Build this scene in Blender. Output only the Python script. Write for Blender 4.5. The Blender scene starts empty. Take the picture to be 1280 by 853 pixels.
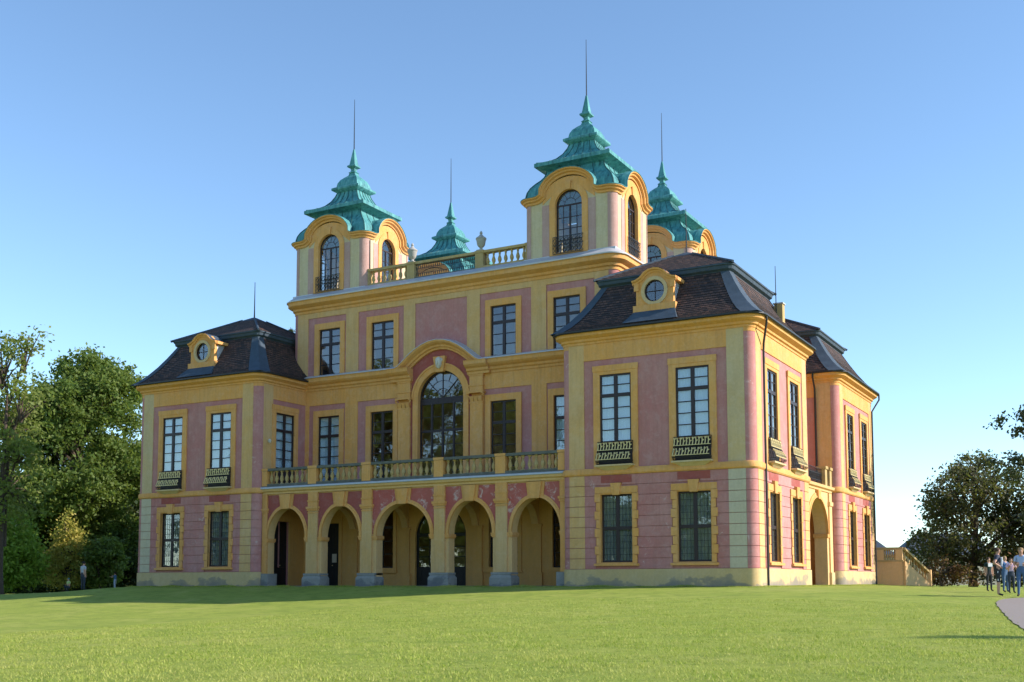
import bpy, bmesh, math, random
import numpy as np
from mathutils import Vector, Matrix
from mathutils.geometry import delaunay_2d_cdt
random.seed(7); rng = np.random.default_rng(11)
S = bpy.context.scene
COL = S.collection
R = math.radians

# ------------------------------------------------------------------ camera, sky, sun, exposure
YAW, PITCH, ROLL = 0.5076, 0.0891, -0.0018
fw = Vector((-math.sin(YAW)*math.cos(PITCH), math.cos(YAW)*math.cos(PITCH), math.sin(PITCH)))
rt = Vector((math.cos(YAW), math.sin(YAW), 0)); up = rt.cross(fw)
rt, up = rt*math.cos(ROLL)+up*math.sin(ROLL), up*math.cos(ROLL)-rt*math.sin(ROLL)
CAMP = Vector((33.5995, -48.1629, 0.2195))
cd = bpy.data.cameras.new('camera'); cam = bpy.data.objects.new('camera', cd); COL.objects.link(cam)
cd.sensor_fit = 'HORIZONTAL'; cd.sensor_width = 36; cd.lens = 1409.47/1280*36
cd.shift_y = (601.51-426.5)/1280; cd.clip_start = .5; cd.clip_end = 6000
m = Matrix((rt, up, -fw)).transposed().to_4x4(); m.translation = CAMP
cam.matrix_world = m; S.camera = cam

SUN_EL, SUN_AZ = R(28), R(18.5)          # azimuth: degrees from +X towards +Y
sdir = Vector((math.cos(SUN_EL)*math.cos(SUN_AZ), math.cos(SUN_EL)*math.sin(SUN_AZ), math.sin(SUN_EL)))
w = bpy.data.worlds.new('World'); S.world = w; w.use_nodes = True
nt = w.node_tree; nt.nodes.clear()
sky = nt.nodes.new('ShaderNodeTexSky'); sky.sky_type = 'NISHITA'; sky.sun_disc = False
sky.sun_elevation = SUN_EL; sky.sun_rotation = math.pi/2-SUN_AZ
sky.altitude = 1500; sky.air_density = 1.0; sky.dust_density = .2; sky.ozone_density = 1.5
bg = nt.nodes.new('ShaderNodeBackground'); bg.inputs[1].default_value = .14
out = nt.nodes.new('ShaderNodeOutputWorld')
tint = nt.nodes.new('ShaderNodeMix'); tint.data_type = 'RGBA'; tint.blend_type = 'MULTIPLY'; tint.inputs[0].default_value = 1
tint.inputs[7].default_value = (.90, 1.0, 1.03, 1)      # whole sky a touch less violet
nt.links.new(sky.outputs[0], tint.inputs[6]); nt.links.new(tint.outputs[2], bg.inputs[0]); nt.links.new(bg.outputs[0], out.inputs[0])
sl = bpy.data.lights.new('sun', 'SUN'); sl.energy = 4.0; sl.angle = R(.53); sl.color = (1, .89, .78)
so = bpy.data.objects.new('sun', sl); COL.objects.link(so)
so.rotation_euler = sdir.to_track_quat('Z', 'Y').to_euler(); so.location = (60, 20, 60)
vs = S.view_settings; vs.view_transform = 'Standard'; vs.look = 'None'; vs.exposure = .92; vs.gamma = 1
vs.use_curve_mapping = False
S.render.engine = 'CYCLES'

# ------------------------------------------------------------------ materials
def nd(t, typ, **kw):
    n = t.nodes.new(typ)
    for k, v in kw.items(): setattr(n, k, v)
    return n
def ramp(t, fac, stops):
    r = nd(t, 'ShaderNodeValToRGB'); e = r.color_ramp.elements
    while len(e) < len(stops): e.new(.5)
    for i, (p, c) in enumerate(stops):
        e[i].position = p; e[i].color = tuple(c)+(1,) if len(c) == 3 else c
    t.links.new(fac, r.inputs[0]); return r.outputs[0]
def noise(t, vec, scale, detail=4, rough=.55, dist=0):
    n = nd(t, 'ShaderNodeTexNoise'); n.inputs['Scale'].default_value = scale
    n.inputs['Detail'].default_value = detail; n.inputs['Roughness'].default_value = rough
    n.inputs['Distortion'].default_value = dist
    t.links.new(vec, n.inputs['Vector']); return n.outputs[0]
def mix(t, fac, a, b, mode='MIX'):
    n = nd(t, 'ShaderNodeMix', data_type='RGBA', blend_type=mode)
    for s, v in ((n.inputs[0], fac), (n.inputs[6], a), (n.inputs[7], b)):
        if isinstance(v, (int, float)): s.default_value = v
        elif isinstance(v, tuple): s.default_value = v+(1,) if len(v) == 3 else v
        else: t.links.new(v, s)
    return n.outputs[2]
def mapping(t, vec, scale):
    n = nd(t, 'ShaderNodeMapping'); n.inputs['Scale'].default_value = scale
    t.links.new(vec, n.inputs['Vector']); return n.outputs[0]
def math_n(t, op, a, b=0., clamp=False):
    n = nd(t, 'ShaderNodeMath', operation=op, use_clamp=clamp)
    for s, v in zip(n.inputs, (a, b)):
        if isinstance(v, (int, float)): s.default_value = v
        else: t.links.new(v, s)
    return n.outputs[0]
def newmat(name):
    mt = bpy.data.materials.new(name); mt.use_nodes = True; t = mt.node_tree
    p = t.nodes['Principled BSDF']; g = nd(t, 'ShaderNodeNewGeometry')
    return mt, t, p, g.outputs['Position']
def bump(t, p, h, strength=.3, dist=.02):
    b = nd(t, 'ShaderNodeBump'); b.inputs['Strength'].default_value = strength; b.inputs['Distance'].default_value = dist
    t.links.new(h, b.inputs['Height']); t.links.new(b.outputs[0], p.inputs['Normal'])

def plaster(name, col, worn, amount=.5, stain=(.16, .15, .14), stain_low=0., flake=0., streak=.35, scale=.55):
    """limewashed render: broad fading, vertical rain streaks, flaked spots, damp at the foot"""
    mt, t, p, pos = newmat(name)
    n1 = noise(t, pos, scale, 5, .6, .4)
    f1 = ramp(t, n1, [(.38, (0, 0, 0)), (.72, (1, 1, 1))])
    c = mix(t, math_n(t, 'MULTIPLY', f1, amount), col, worn)
    n2 = noise(t, mapping(t, pos, (5., 5., .22)), 1.3, 6, .68)
    f2 = ramp(t, n2, [(.48, (0, 0, 0)), (.70, (1, 1, 1))])
    dk = tuple(.55*x*.6+.45*y for x, y in zip(col, (.21, .165, .11)))
    c = mix(t, math_n(t, 'MULTIPLY', f2, streak), c, dk)
    ng = noise(t, mapping(t, pos, (1.5, 1.5, .55)), .85, 9, .74, .5)
    c = mix(t, math_n(t, 'MULTIPLY', ramp(t, ng, [(.45, (0, 0, 0)), (.63, (1, 1, 1))]), .55*(.4+amount*.6)), c, tuple(.45*x+.55*y for x, y in zip(col, (.20, .17, .14))))
    nc = noise(t, pos, 2.6, 9, .76, .4)
    c = mix(t, math_n(t, 'MULTIPLY', ramp(t, nc, [(.50, (0, 0, 0)), (.64, (1, 1, 1))]), .5*amount), c, tuple(.55*x+.30 for x in col))
    n3 = noise(t, pos, 9, 6, .7)
    c = mix(t, .5, c, mix(t, n3, tuple(x*.66 for x in col), tuple(min(1, x*1.32) for x in col)))
    if flake:
        n4 = noise(t, pos, 2.0, 10, .78, .8)
        f4 = ramp(t, n4, [(.6-.1*flake, (0, 0, 0)), (.68-.1*flake, (1, 1, 1))])
        c = mix(t, math_n(t, 'MULTIPLY', f4, .75), c, (.62, .5, .47))
    if stain_low:
        sp = nd(t, 'ShaderNodeSeparateXYZ'); t.links.new(pos, sp.inputs[0])
        n5 = noise(t, mapping(t, pos, (1, 1, 1.6)), .75, 6, .62)
        h = math_n(t, 'SUBTRACT', math_n(t, 'MULTIPLY', math_n(t, 'SUBTRACT', n5, .39), 4.2*stain_low), sp.outputs[2])
        f5 = ramp(t, h, [(.0, (0, 0, 0)), (.12, (.7, .7, .7)), (.4, (1, 1, 1))])
        c = mix(t, math_n(t, 'MULTIPLY', f5, .7), c, stain)
    t.links.new(c, p.inputs['Base Color']); p.inputs['Roughness'].default_value = .9
    p.inputs['Specular IOR Level'].default_value = .2
    bump(t, p, n3, .35, .012)
    return mt
def simple(name, col, rough=.6, var=.25, scale=6, metal=0., spec=.4, bmp=.15):
    mt, t, p, pos = newmat(name)
    n = noise(t, pos, scale, 5, .6)
    c = mix(t, n, tuple(x*(1-var) for x in col), tuple(min(1, x*(1+var)) for x in col))
    t.links.new(c, p.inputs['Base Color']); p.inputs['Roughness'].default_value = rough
    p.inputs['Metallic'].default_value = metal; p.inputs['Specular IOR Level'].default_value = spec
    if bmp: bump(t, p, n, bmp, .01)
    return mt
YEL = (.71, .345, .10); PINK = (.47, .195, .185); PALE = (.60, .43, .22)
M = {}
M['yellow'] = plaster('ochre_plaster', YEL, (.66, .43, .21), .9, streak=.65)
M['pale'] = plaster('faded_ochre_plaster', PALE, (.50, .46, .37), .95)
M['grey_pale'] = plaster('bleached_plaster', (.57, .49, .35), (.49, .465, .40), .8, streak=.25)
M['pink'] = plaster('pink_plaster', PINK, (.52, .33, .31), .95, streak=.5)
M['pink_worn'] = plaster('worn_pink_plaster', PINK, (.60, .38, .36), .95, flake=.10, streak=.5)
M['tower_wall'] = plaster('tower_beige_plaster', (.58, .47, .29), (.52, .49, .40), .95, streak=.6)
M['tower_pink'] = plaster('tower_faded_pink_plaster', (.46, .28, .25), (.50, .40, .37), .95, streak=.6)
M['mid'] = plaster('half_faded_ochre_plaster', (.64, .38, .15), (.60, .47, .31), .95, streak=.6)
M['red'] = plaster('red_plaster', (.34, .085, .075), (.40, .15, .13), .6)
M['red_flaked'] = plaster('flaking_red_plaster', (.45, .11, .095), (.50, .2, .18), .6, flake=.55)
M['plinth'] = plaster('damp_plinth_plaster', (.58, .42, .2), (.50, .44, .32), .8, stain=(.15, .16, .17), stain_low=.55)
M['stone'] = plaster('weathered_stone', (.48, .34, .14), (.24, .21, .14), 1., streak=.7, scale=1.6)
M['stone_base'] = plaster('damp_stone_base', (.26, .26, .25), (.36, .34, .30), .8, stain=(.08, .09, .11), stain_low=.5)
M['dark_stone'] = plaster('lichen_dark_stone', (.11, .115, .105), (.22, .22, .19), .8)
M['loggia'] = plaster('loggia_ochre_plaster', (.68, .38, .12), (.68, .44, .2), .5)
M['soffit'] = plaster('cream_plaster', (.70, .44, .20), (.72, .53, .31), .5)
M['white_stone'] = plaster('white_carved_stone', (.62, .60, .56), (.45, .44, .42), .7)
M['urn_stone'] = plaster('grey_carved_stone', (.40, .39, .37), (.25, .25, .24), .8)
M['zinc'] = simple('zinc_sheet', (.50, .51, .54), .5, .18, 2.2, .3)
M['lead'] = simple('lead_flashing', (.055, .08, .11), .75, .4, 3, 0., .2)
M['iron'] = simple('black_iron', (.018, .019, .022), .5, .3, 10)
M['gutter'] = simple('dark_gutter_metal', (.035, .036, .04), .45, .3, 5, .3)
M['gold'] = simple('gilt_paint', (.72, .58, .28), .45, .25, 12, .2)
M['frame'] = simple('dark_brown_window_paint', (.028, .017, .020), .45, .3, 8)
M['door'] = simple('black_door_paint', (.012, .012, .016), .45, .3, 6)
M['curtain'] = simple('sky_tinted_blind_cloth', (.50, .63, .76), .9, .06, 2, bmp=0)  # white blinds; blue of sky light and reflection put into the colour
M['lace'] = simple('grey_lace_curtain', (.27, .30, .31), .9, .4, 5, bmp=0)
M['paper'] = simple('paper_notice', (.5, .45, .38), .8, .05)

def mat_glass():
    mt, t, p, pos = newmat('old_window_glass')
    t.nodes.remove(p)
    tr = nd(t, 'ShaderNodeBsdfTransparent'); tr.inputs[0].default_value = (.92, .94, .94, 1)
    gl = nd(t, 'ShaderNodeBsdfGlossy'); gl.inputs['Roughness'].default_value = .015
    lw = nd(t, 'ShaderNodeLayerWeight'); lw.inputs[0].default_value = .5
    fr = math_n(t, 'ADD', math_n(t, 'MULTIPLY', math_n(t, 'POWER', lw.outputs['Facing'], 4.), .85), .10)
    n = noise(t, pos, 1.6, 2, .5); b = nd(t, 'ShaderNodeBump'); b.inputs['Strength'].default_value = .06; b.inputs['Distance'].default_value = .05
    t.links.new(n, b.inputs['Height']); t.links.new(b.outputs[0], gl.inputs['Normal'])
    mx = nd(t, 'ShaderNodeMixShader'); t.links.new(fr, mx.inputs[0])
    t.links.new(tr.outputs[0], mx.inputs[1]); t.links.new(gl.outputs[0], mx.inputs[2])
    t.links.new(mx.outputs[0], t.nodes['Material Output'].inputs[0]); return mt
M['glass'] = mat_glass()

def mat_tiles():
    mt, t, p, pos = newmat('beaver_tail_roof_tiles')
    uv = nd(t, 'ShaderNodeUVMap').outputs[0]
    b = nd(t, 'ShaderNodeTexBrick'); b.offset = .5
    b.inputs['Scale'].default_value = 1; b.inputs['Brick Width'].default_value = .21; b.inputs['Row Height'].default_value = .165
    b.inputs['Mortar Size'].default_value = .018; b.inputs['Mortar Smooth'].default_value = .3; b.inputs['Bias'].default_value = -.1
    b.inputs['Color1'].default_value = (.030, .021, .020, 1); b.inputs['Color2'].default_value = (.17, .085, .06, 1)
    b.inputs['Mortar'].default_value = (.012, .010, .010, 1)
    t.links.new(uv, b.inputs['Vector'])
    n = noise(t, pos, .8, 5, .65); n2 = noise(t, pos, 4.2, 6, .75)
    c = mix(t, ramp(t, n, [(.35, (0, 0, 0)), (.7, (.6, .6, .6))]), b.outputs[0], (.040, .030, .032))
    c = mix(t, ramp(t, n2, [(.62, (0, 0, 0)), (.72, (.75, .75, .75))]), c, (.26, .19, .15))
    t.links.new(c, p.inputs['Base Color']); p.inputs['Roughness'].default_value = .75
    bump(t, p, math_n(t, 'SUBTRACT', n2, b.outputs[1]), .5, .03)
    return mt
M['tiles'] = mat_tiles()

def mat_copper():
    mt, t, p, pos = newmat('verdigris_copper')
    n = noise(t, mapping(t, pos, (4.5, 4.5, .45)), 1.1, 7, .7)
    c = ramp(t, n, [(.32, (.020, .075, .085)), (.43, (.050, .20, .215)), (.58, (.085, .30, .305)), (.74, (.23, .46, .455))])
    n2 = noise(t, pos, 5, 5, .7)
    c = mix(t, ramp(t, n2, [(.6, (0, 0, 0)), (.75, (.5, .5, .5))]), c, (.03, .075, .075))
    t.links.new(c, p.inputs['Base Color']); p.inputs['Roughness'].default_value = .55
    p.inputs['Specular IOR Level'].default_value = .35; bump(t, p, n2, .2, .02)
    return mt
M['copper'] = mat_copper()
M['copper_seam'] = simple('dark_copper_seam', (.022, .085, .09), .6, .3, 4)

def mat_leaf(name, cols, transl=.35, yellow=0.):
    mt, t, p, pos = newmat(name)
    g = nd(t, 'ShaderNodeNewGeometry')
    c = ramp(t, g.outputs['Random Per Island'], [(i/(len(cols)-1), k) for i, k in enumerate(cols)])
    n = noise(t, pos, .45, 4, .6)
    c = mix(t, ramp(t, n, [(.4, (0, 0, 0)), (.7, (.6, .6, .6))]), c, cols[-1])
    t.links.new(c, p.inputs['Base Color']); p.inputs['Roughness'].default_value = .55; p.inputs['Specular IOR Level'].default_value = .3
    tl = nd(t, 'ShaderNodeBsdfTranslucent'); t.links.new(mix(t, .5, c, (.22, .28, .03)), tl.inputs[0])
    mx = nd(t, 'ShaderNodeMixShader'); mx.inputs[0].default_value = transl
    t.links.new(p.outputs[0], mx.inputs[1]); t.links.new(tl.outputs[0], mx.inputs[2])
    t.links.new(mx.outputs[0], t.nodes['Material Output'].inputs[0]); return mt
M['leaf_maple'] = mat_leaf('maple_leaves', [(.065, .12, .022), (.11, .18, .034), (.17, .225, .055)], .48)
M['leaf_light'] = mat_leaf('pale_locust_leaves', [(.13, .19, .04), (.18, .24, .05), (.24, .27, .08)], .5)
M['leaf_bright'] = mat_leaf('bright_hazel_leaves', [(.18, .32, .035), (.25, .40, .05), (.32, .46, .08)], .55)
M['leaf_gold'] = mat_leaf('turning_golden_leaves', [(.28, .32, .05), (.44, .40, .08), (.56, .45, .11)], .5)
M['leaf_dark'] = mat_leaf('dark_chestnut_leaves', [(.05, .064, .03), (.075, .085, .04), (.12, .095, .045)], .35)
M['leaf_rust'] = mat_leaf('rusty_shrub_leaves', [(.06, .06, .025), (.17, .08, .035), (.24, .12, .05)], .3)
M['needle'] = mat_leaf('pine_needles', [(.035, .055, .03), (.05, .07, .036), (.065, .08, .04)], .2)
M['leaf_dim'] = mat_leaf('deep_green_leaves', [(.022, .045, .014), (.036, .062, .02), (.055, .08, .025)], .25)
M['bark'] = simple('brown_bark', (.075, .055, .042), .9, .4, 5, bmp=.6)

def mat_lawn():
    mt, t, p, pos = newmat('mown_lawn')
    n1 = noise(t, pos, .3, 6, .65, .8); n2 = noise(t, pos, 1.5, 6, .7); n3 = noise(t, pos, 24, 4, .75)
    c = ramp(t, n1, [(.33, (.22, .33, .045)), (.5, (.36, .44, .07)), (.68, (.50, .50, .14))])
    c = mix(t, ramp(t, n2, [(.47, (0, 0, 0)), (.66, (.9, .9, .9))]), c, (.13, .22, .028))
    c = mix(t, ramp(t, noise(t, pos, 2.6, 6, .75), [(.56, (0, 0, 0)), (.70, (.7, .7, .7))]), c, (.36, .30, .13))
    c = mix(t, .55, c, mix(t, n3, (.07, .12, .012), (.50, .56, .14)))
    t.links.new(c, p.inputs['Base Color']); p.inputs['Roughness'].default_value = .95; p.inputs['Specular IOR Level'].default_value = .1
    bump(t, p, math_n(t, 'ADD', n3, n2), .9, .06)
    return mt
M['lawn'] = mat_lawn()
M['grass'] = mat_leaf('grass_blades', [(.22, .34, .035), (.38, .48, .065), (.60, .57, .18)], .45)
M['path'] = simple('fine_gravel_path', (.25, .215, .19), .95, .22, 14, bmp=.3)
M['paving'] = simple('loggia_paving', (.25, .22, .18), .85, .2, 3)
M['slate'] = simple('distant_slate', (.06, .075, .10), .6, .3, .6)
M['hill_wall'] = simple('distant_render', (.45, .40, .33), .9, .1, 1)

# ------------------------------------------------------------------ mesh helpers
class MB:
    def __init__(s): s.v = []; s.f = []; s.weld = False
    def add(s, vs, fs):
        o = len(s.v); s.v += [tuple(q) for q in vs]; s.f += [tuple(i+o for i in f) for f in fs]; return s
    def box(s, x0, x1, y0, y1, z0, z1):
        return s.add([(x0, y0, z0), (x1, y0, z0), (x1, y1, z0), (x0, y1, z0), (x0, y0, z1), (x1, y0, z1), (x1, y1, z1), (x0, y1, z1)],
                     [(0, 3, 2, 1), (4, 5, 6, 7), (0, 1, 5, 4), (1, 2, 6, 5), (2, 3, 7, 6), (3, 0, 4, 7)])
    def hexa(s, bot, top):
        return s.add(list(bot)+list(top), [(0, 3, 2, 1), (4, 5, 6, 7), (0, 1, 5, 4), (1, 2, 6, 5), (2, 3, 7, 6), (3, 0, 4, 7)])
    def plate(s, outer, holes, y0, y1):
        loops = [outer]+list(holes); pts = []; edges = []
        for l in loops:
            o = len(pts); pts += [Vector((a, b)) for a, b in l]; edges += [(o+q, o+(q+1) % len(l)) for q in range(len(l))]
        V, _, T = delaunay_2d_cdt(pts, edges, [], 0, 1e-6)[:3]
        def inside(l, x, y):
            r = False; n = len(l)
            for q in range(n):
                (ax, ay), (bx, by) = l[q], l[(q+1) % n]
                if (ay > y) != (by > y) and x < (bx-ax)*(y-ay)/(by-ay)+ax: r = not r
            return r
        fs = []; n = len(V)
        for t in T:
            cx = sum(V[q][0] for q in t)/3; cy = sum(V[q][1] for q in t)/3
            if inside(outer, cx, cy) and not any(inside(h, cx, cy) for h in holes): fs += [tuple(t), tuple(q+n for q in reversed(t))]
        s.add([(q[0], y0, q[1]) for q in V]+[(q[0], y1, q[1]) for q in V], fs)
        for l in loops:
            k = len(l); s.add([(a, y0, b) for a, b in l]+[(a, y1, b) for a, b in l], [(q, (q+1) % k, (q+1) % k+k, q+k) for q in range(k)])
        s.weld = True
        return s
    def lathe(s, prof, c=(0, 0, 0), n=10, x=1., y=1.):
        vs = []; fs = []
        for r, z in prof:
            for k in range(n):
                a = 2*math.pi*k/n; vs.append((c[0]+r*x*math.cos(a), c[1]+r*y*math.sin(a), c[2]+z))
        for i in range(len(prof)-1):
            for k in range(n):
                a = i*n+k; b = i*n+(k+1) % n; fs.append((a, b, b+n, a+n))
        fs.append(tuple(reversed(range(n)))); fs.append(tuple((len(prof)-1)*n+k for k in range(n)))
        return s.add(vs, fs)
    def square_lathe(s, prof, c, kx=1., ky=1.):
        vs = []; fs = []
        for r, z in prof:
            for a, b in ((-1, -1), (1, -1), (1, 1), (-1, 1)): vs.append((c[0]+a*r*kx, c[1]+b*r*ky, z))
        for i in range(len(prof)-1):
            for k in range(4):
                a = i*4+k; b = i*4+(k+1) % 4; fs.append((a, b, b+4, a+4))
        fs.append((3, 2, 1, 0)); e = (len(prof)-1)*4; fs.append((e, e+1, e+2, e+3))
        return s.add(vs, fs)
    def tube(s, pts, r, n=6):
        pts = [Vector(q) for q in pts]; rs = r if isinstance(r, (list, tuple)) else [r]*len(pts)
        vs = []; fs = []; prev = None
        for i, q in enumerate(pts):
            d = (pts[min(i+1, len(pts)-1)]-pts[max(i-1, 0)]).normalized()
            if prev is None:
                u = d.orthogonal().normalized()
            else:
                u = (prev-d*prev.dot(d)); u = u.normalized() if u.length > 1e-6 else d.orthogonal().normalized()
            prev = u; v2 = d.cross(u)
            for k in range(n):
                a = 2*math.pi*k/n; vs.append(q+(u*math.cos(a)+v2*math.sin(a))*rs[i])
        for i in range(len(pts)-1):
            for k in range(n):
                a = i*n+k; b = i*n+(k+1) % n; fs.append((a, b, b+n, a+n))
        fs.append(tuple(reversed(range(n)))); fs.append(tuple((len(pts)-1)*n+k for k in range(n)))
        return s.add(vs, fs)
    def sweep(s, path, prof, closed=True):
        """path: [(x,y,nx,ny)] plan points with outward normals; prof: closed polygon [(out,z)]"""
        k = len(prof); vs = []; fs = []; n = len(path)
        for x, y, nx, ny in path:
            for o, z in prof: vs.append((x+nx*o, y+ny*o, z))
        for i in range(n if closed else n-1):
            j = (i+1) % n
            for q in range(k):
                r = (q+1) % k; fs.append((i*k+q, j*k+q, j*k+r, i*k+r))
        if not closed: fs += [tuple(range(k)), tuple((n-1)*k+q for q in reversed(range(k)))]
        return s.add(vs, fs)
    def mould(s, path, prof):
        """path: [(s,z)] on a facade, prof: closed polygon [(out,perp)]; perp is to the left of the path"""
        k = len(prof); n = len(path); vs = []; fs = []
        for i, (a, b) in enumerate(path):
            p0 = path[max(i-1, 0)]; p1 = path[min(i+1, n-1)]
            d = Vector((p1[0]-p0[0], p1[1]-p0[1])).normalized(); nx, nz = -d.y, d.x
            for o, h in prof: vs.append((a+nx*h, -o, b+nz*h))
        for i in range(n-1):
            for q in range(k):
                r = (q+1) % k; fs.append((i*k+q, (i+1)*k+q, (i+1)*k+r, i*k+r))
        fs += [tuple(range(k)), tuple((n-1)*k+q for q in reversed(range(k)))]
        return s.add(vs, fs)
    def mesh(s, name, mat, smooth=None, fix=True):
        me = bpy.data.meshes.new(name); me.from_pydata(s.v, [], s.f)
        if fix:
            bm = bmesh.new(); bm.from_mesh(me)
            if s.weld: bmesh.ops.remove_doubles(bm, verts=bm.verts, dist=2e-5)
            bmesh.ops.recalc_face_normals(bm, faces=bm.faces); bm.to_mesh(me); bm.free()
        if mat: me.materials.append(M[mat] if isinstance(mat, str) else mat)
        if smooth: me.shade_smooth(); me.set_sharp_from_angle(angle=R(smooth))
        return me
    def build(s, name, mat, parent=None, smooth=None, fix=True):
        return link(name, s.mesh(name, mat, smooth, fix), parent)
def link(name, data, parent=None, loc=None, rot=None):
    o = bpy.data.objects.new(name, data); COL.objects.link(o)
    if parent: o.parent = parent
    if loc is not None: o.location = loc
    if rot is not None: o.rotation_euler = (0, 0, rot)
    return o
def tag(o, label=None, cat=None, group=None, kind=None):
    for k, v in (('label', label), ('category', cat), ('group', group), ('kind', kind)):
        if v: o[k] = v
    return o
class Face:
    """facade frame: local x along the wall, local y inwards, z up"""
    def __init__(s, x, y, rot): s.o = Vector((x, y, 0)); s.r = rot; s.c = math.cos(rot); s.s = math.sin(rot)
    def pt(s, a, b, z=0): return Vector((s.o.x+a*s.c-b*s.s, s.o.y+a*s.s+b*s.c, z))
    def put(s, name, me, parent, a=0, b=0, z=0): return link(name, me, parent, s.pt(a, b, z), s.r)
    def build(s, name, mb, mat, parent, a=0, b=0, z=0, smooth=None): return s.put(name, mb.mesh(name, mat, smooth), parent, a, b, z)
def rect(a, b, c, d): return [(a, c), (b, c), (b, d), (a, d)]
def arch(c, hw, z0, zs, rise, n=16):
    return [(c-hw, z0), (c+hw, z0)]+[(c+hw*math.cos(math.pi*i/n), zs+rise*math.sin(math.pi*i/n)) for i in range(n+1)]
def rrect(x0, x1, y0, y1, r, n=5):
    o = []
    for cx, cy, a0 in ((x1-r, y0+r, -90), (x1-r, y1-r, 0), (x0+r, y1-r, 90), (x0+r, y0+r, 180)):
        for i in range(n+1):
            a = R(a0+90*i/n); o.append((cx+r*math.cos(a), cy+r*math.sin(a), math.cos(a), math.sin(a)))
    return o
CACHE = {}
def cached(key, fn):
    if key not in CACHE: CACHE[key] = fn()
    return CACHE[key]

# ------------------------------------------------------------------ ground
def sstep(a, b, x):
    t = np.clip((x-a)/(b-a), 0, 1); return t*t*(3-2*t)
def lawn_z(x, y):
    x = np.asarray(x, float); y = np.asarray(y, float)
    dx = np.maximum(np.maximum(-19.5-x, x-19.5), 0); dy = np.maximum(np.maximum(-.3-y, y-27), 0)
    r = np.hypot(dx, dy)
    L = 11+17*sstep(-2, 26, x)
    A = 1.5-.75*sstep(-8, 2, y)
    z = -.03-A*(1-np.exp(-r/L))
    z = z+.05*np.sin(x*.21+1.)*np.sin(y*.17+.4)*sstep(3, 12, r)
    return z
def build_ground():
    k = np.linspace(-1, 1, 281); a = np.sinh(k*5.4)/math.sinh(5.4)
    xs = 5+a*2600; ys = -15+a*2600
    X, Y = np.meshgrid(xs, ys, indexing='ij'); Z = lawn_z(X, Y)
    Z[(X > -18) & (X < 18) & (Y > 1) & (Y < 24)] = -.03
    n = len(xs); V = np.stack([X, Y, Z], -1).reshape(-1, 3)
    i = np.arange(n*n).reshape(n, n); F = np.stack([i[:-1, :-1], i[1:, :-1], i[1:, 1:], i[:-1, 1:]], -1).reshape(-1, 4)
    me = bpy.data.meshes.new('lawn'); me.from_pydata(V.tolist(), [], F.tolist()); me.materials.append(M['lawn']); me.shade_smooth()
    tag(link('lawn', me), kind='structure')
build_ground()
def ground_hit(u, v):
    d = rt*((u-640)/1409.47)+up*((601.51-v)/1409.47)+fw
    t = 8.
    while t < 300:
        q = CAMP+d*t
        if q.z <= float(lawn_z(q.x, q.y)): return q
        t += .1
    return CAMP+d*t
PATH_EDGE = [(33.6, -33.), (32.8, -29.), (31.8, -23.8), (31.24, -20.35), (30.68, -16.83), (30.09, -12.7), (29.57, -9.), (29.22, -6.2), (29.25, -4.5), (29.9, -3.2), (31.5, -2.3), (36, -1.6), (41, -1.4)]
def build_path():
    edge = PATH_EDGE
    pts = []
    for i in range(len(edge)-1):
        for t in np.linspace(0, 1, 6, endpoint=False):
            p0 = edge[max(i-1, 0)]; p1 = edge[i]; p2 = edge[i+1]; p3 = edge[min(i+2, len(edge)-1)]
            pts.append(tuple(.5*((2*b)+(c-a)*t+(2*a-5*b+4*c-d)*t*t+(3*b-a-3*c+d)*t**3) for a, b, c, d in zip(p0, p1, p2, p3)))
    end = (48., -16.)
    vs = []; fs = []; K = 14
    for x, y in pts:
        for k in range(K+1):
            q = (k/K)**1.6; a = x+(end[0]-x)*q; b = y+(end[1]-y)*q
            j = .012*math.sin(x*31+y*17)+.02*math.sin(y*3.3) if k == 0 else 0
            vs.append((a+j, b+j, float(lawn_z(a, b))+.02))
    for i in range(len(pts)-1):
        for k in range(K): a = i*(K+1)+k; fs.append((a, a+1, a+K+2, a+K+1))
    mb = MB(); mb.add(vs, fs); tag(mb.build('path', 'path', fix=True), kind='structure')
build_path()

# ------------------------------------------------------------------ the palace
palace = link('palace', None)
tag(palace, 'ochre and pink baroque palace with verdigris roofed corner towers and arcaded balcony', 'palace')
ZS = 5.2                                 # underside of the string course
W_, H_ = 1.6, 3.244                      # pavilion window opening

def pane_obj(parent, x, z, pw, ph, y=.035):
    me = cached(('pane', round(pw, 3), round(ph, 3)), lambda: MB().box(-pw/2-.008, pw/2+.008, -.003, .003, -ph/2-.008, ph/2+.008).mesh('pane', 'glass'))
    o = link('pane', me, parent, (x, y, z))
    o.rotation_euler = (R(random.uniform(-.55, .55)), 0, R(random.uniform(-.55, .55)))
def cloth(w, h, amp, n, seed):
    r = random.Random(seed); mb = MB(); xs = [w*(i/n-.5) for i in range(n+1)]
    ph = [r.uniform(-.5, .5) for _ in xs]
    vs = []
    for z in (0, h*.5, h):
        for i, x in enumerate(xs): vs.append((x, amp*math.sin(i*1.9+ph[i]*2), z))
    fs = [(r_*(n+1)+i, r_*(n+1)+i+1, (r_+1)*(n+1)+i+1, (r_+1)*(n+1)+i) for r_ in range(2) for i in range(n)]
    return mb.add(vs, fs)
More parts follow.
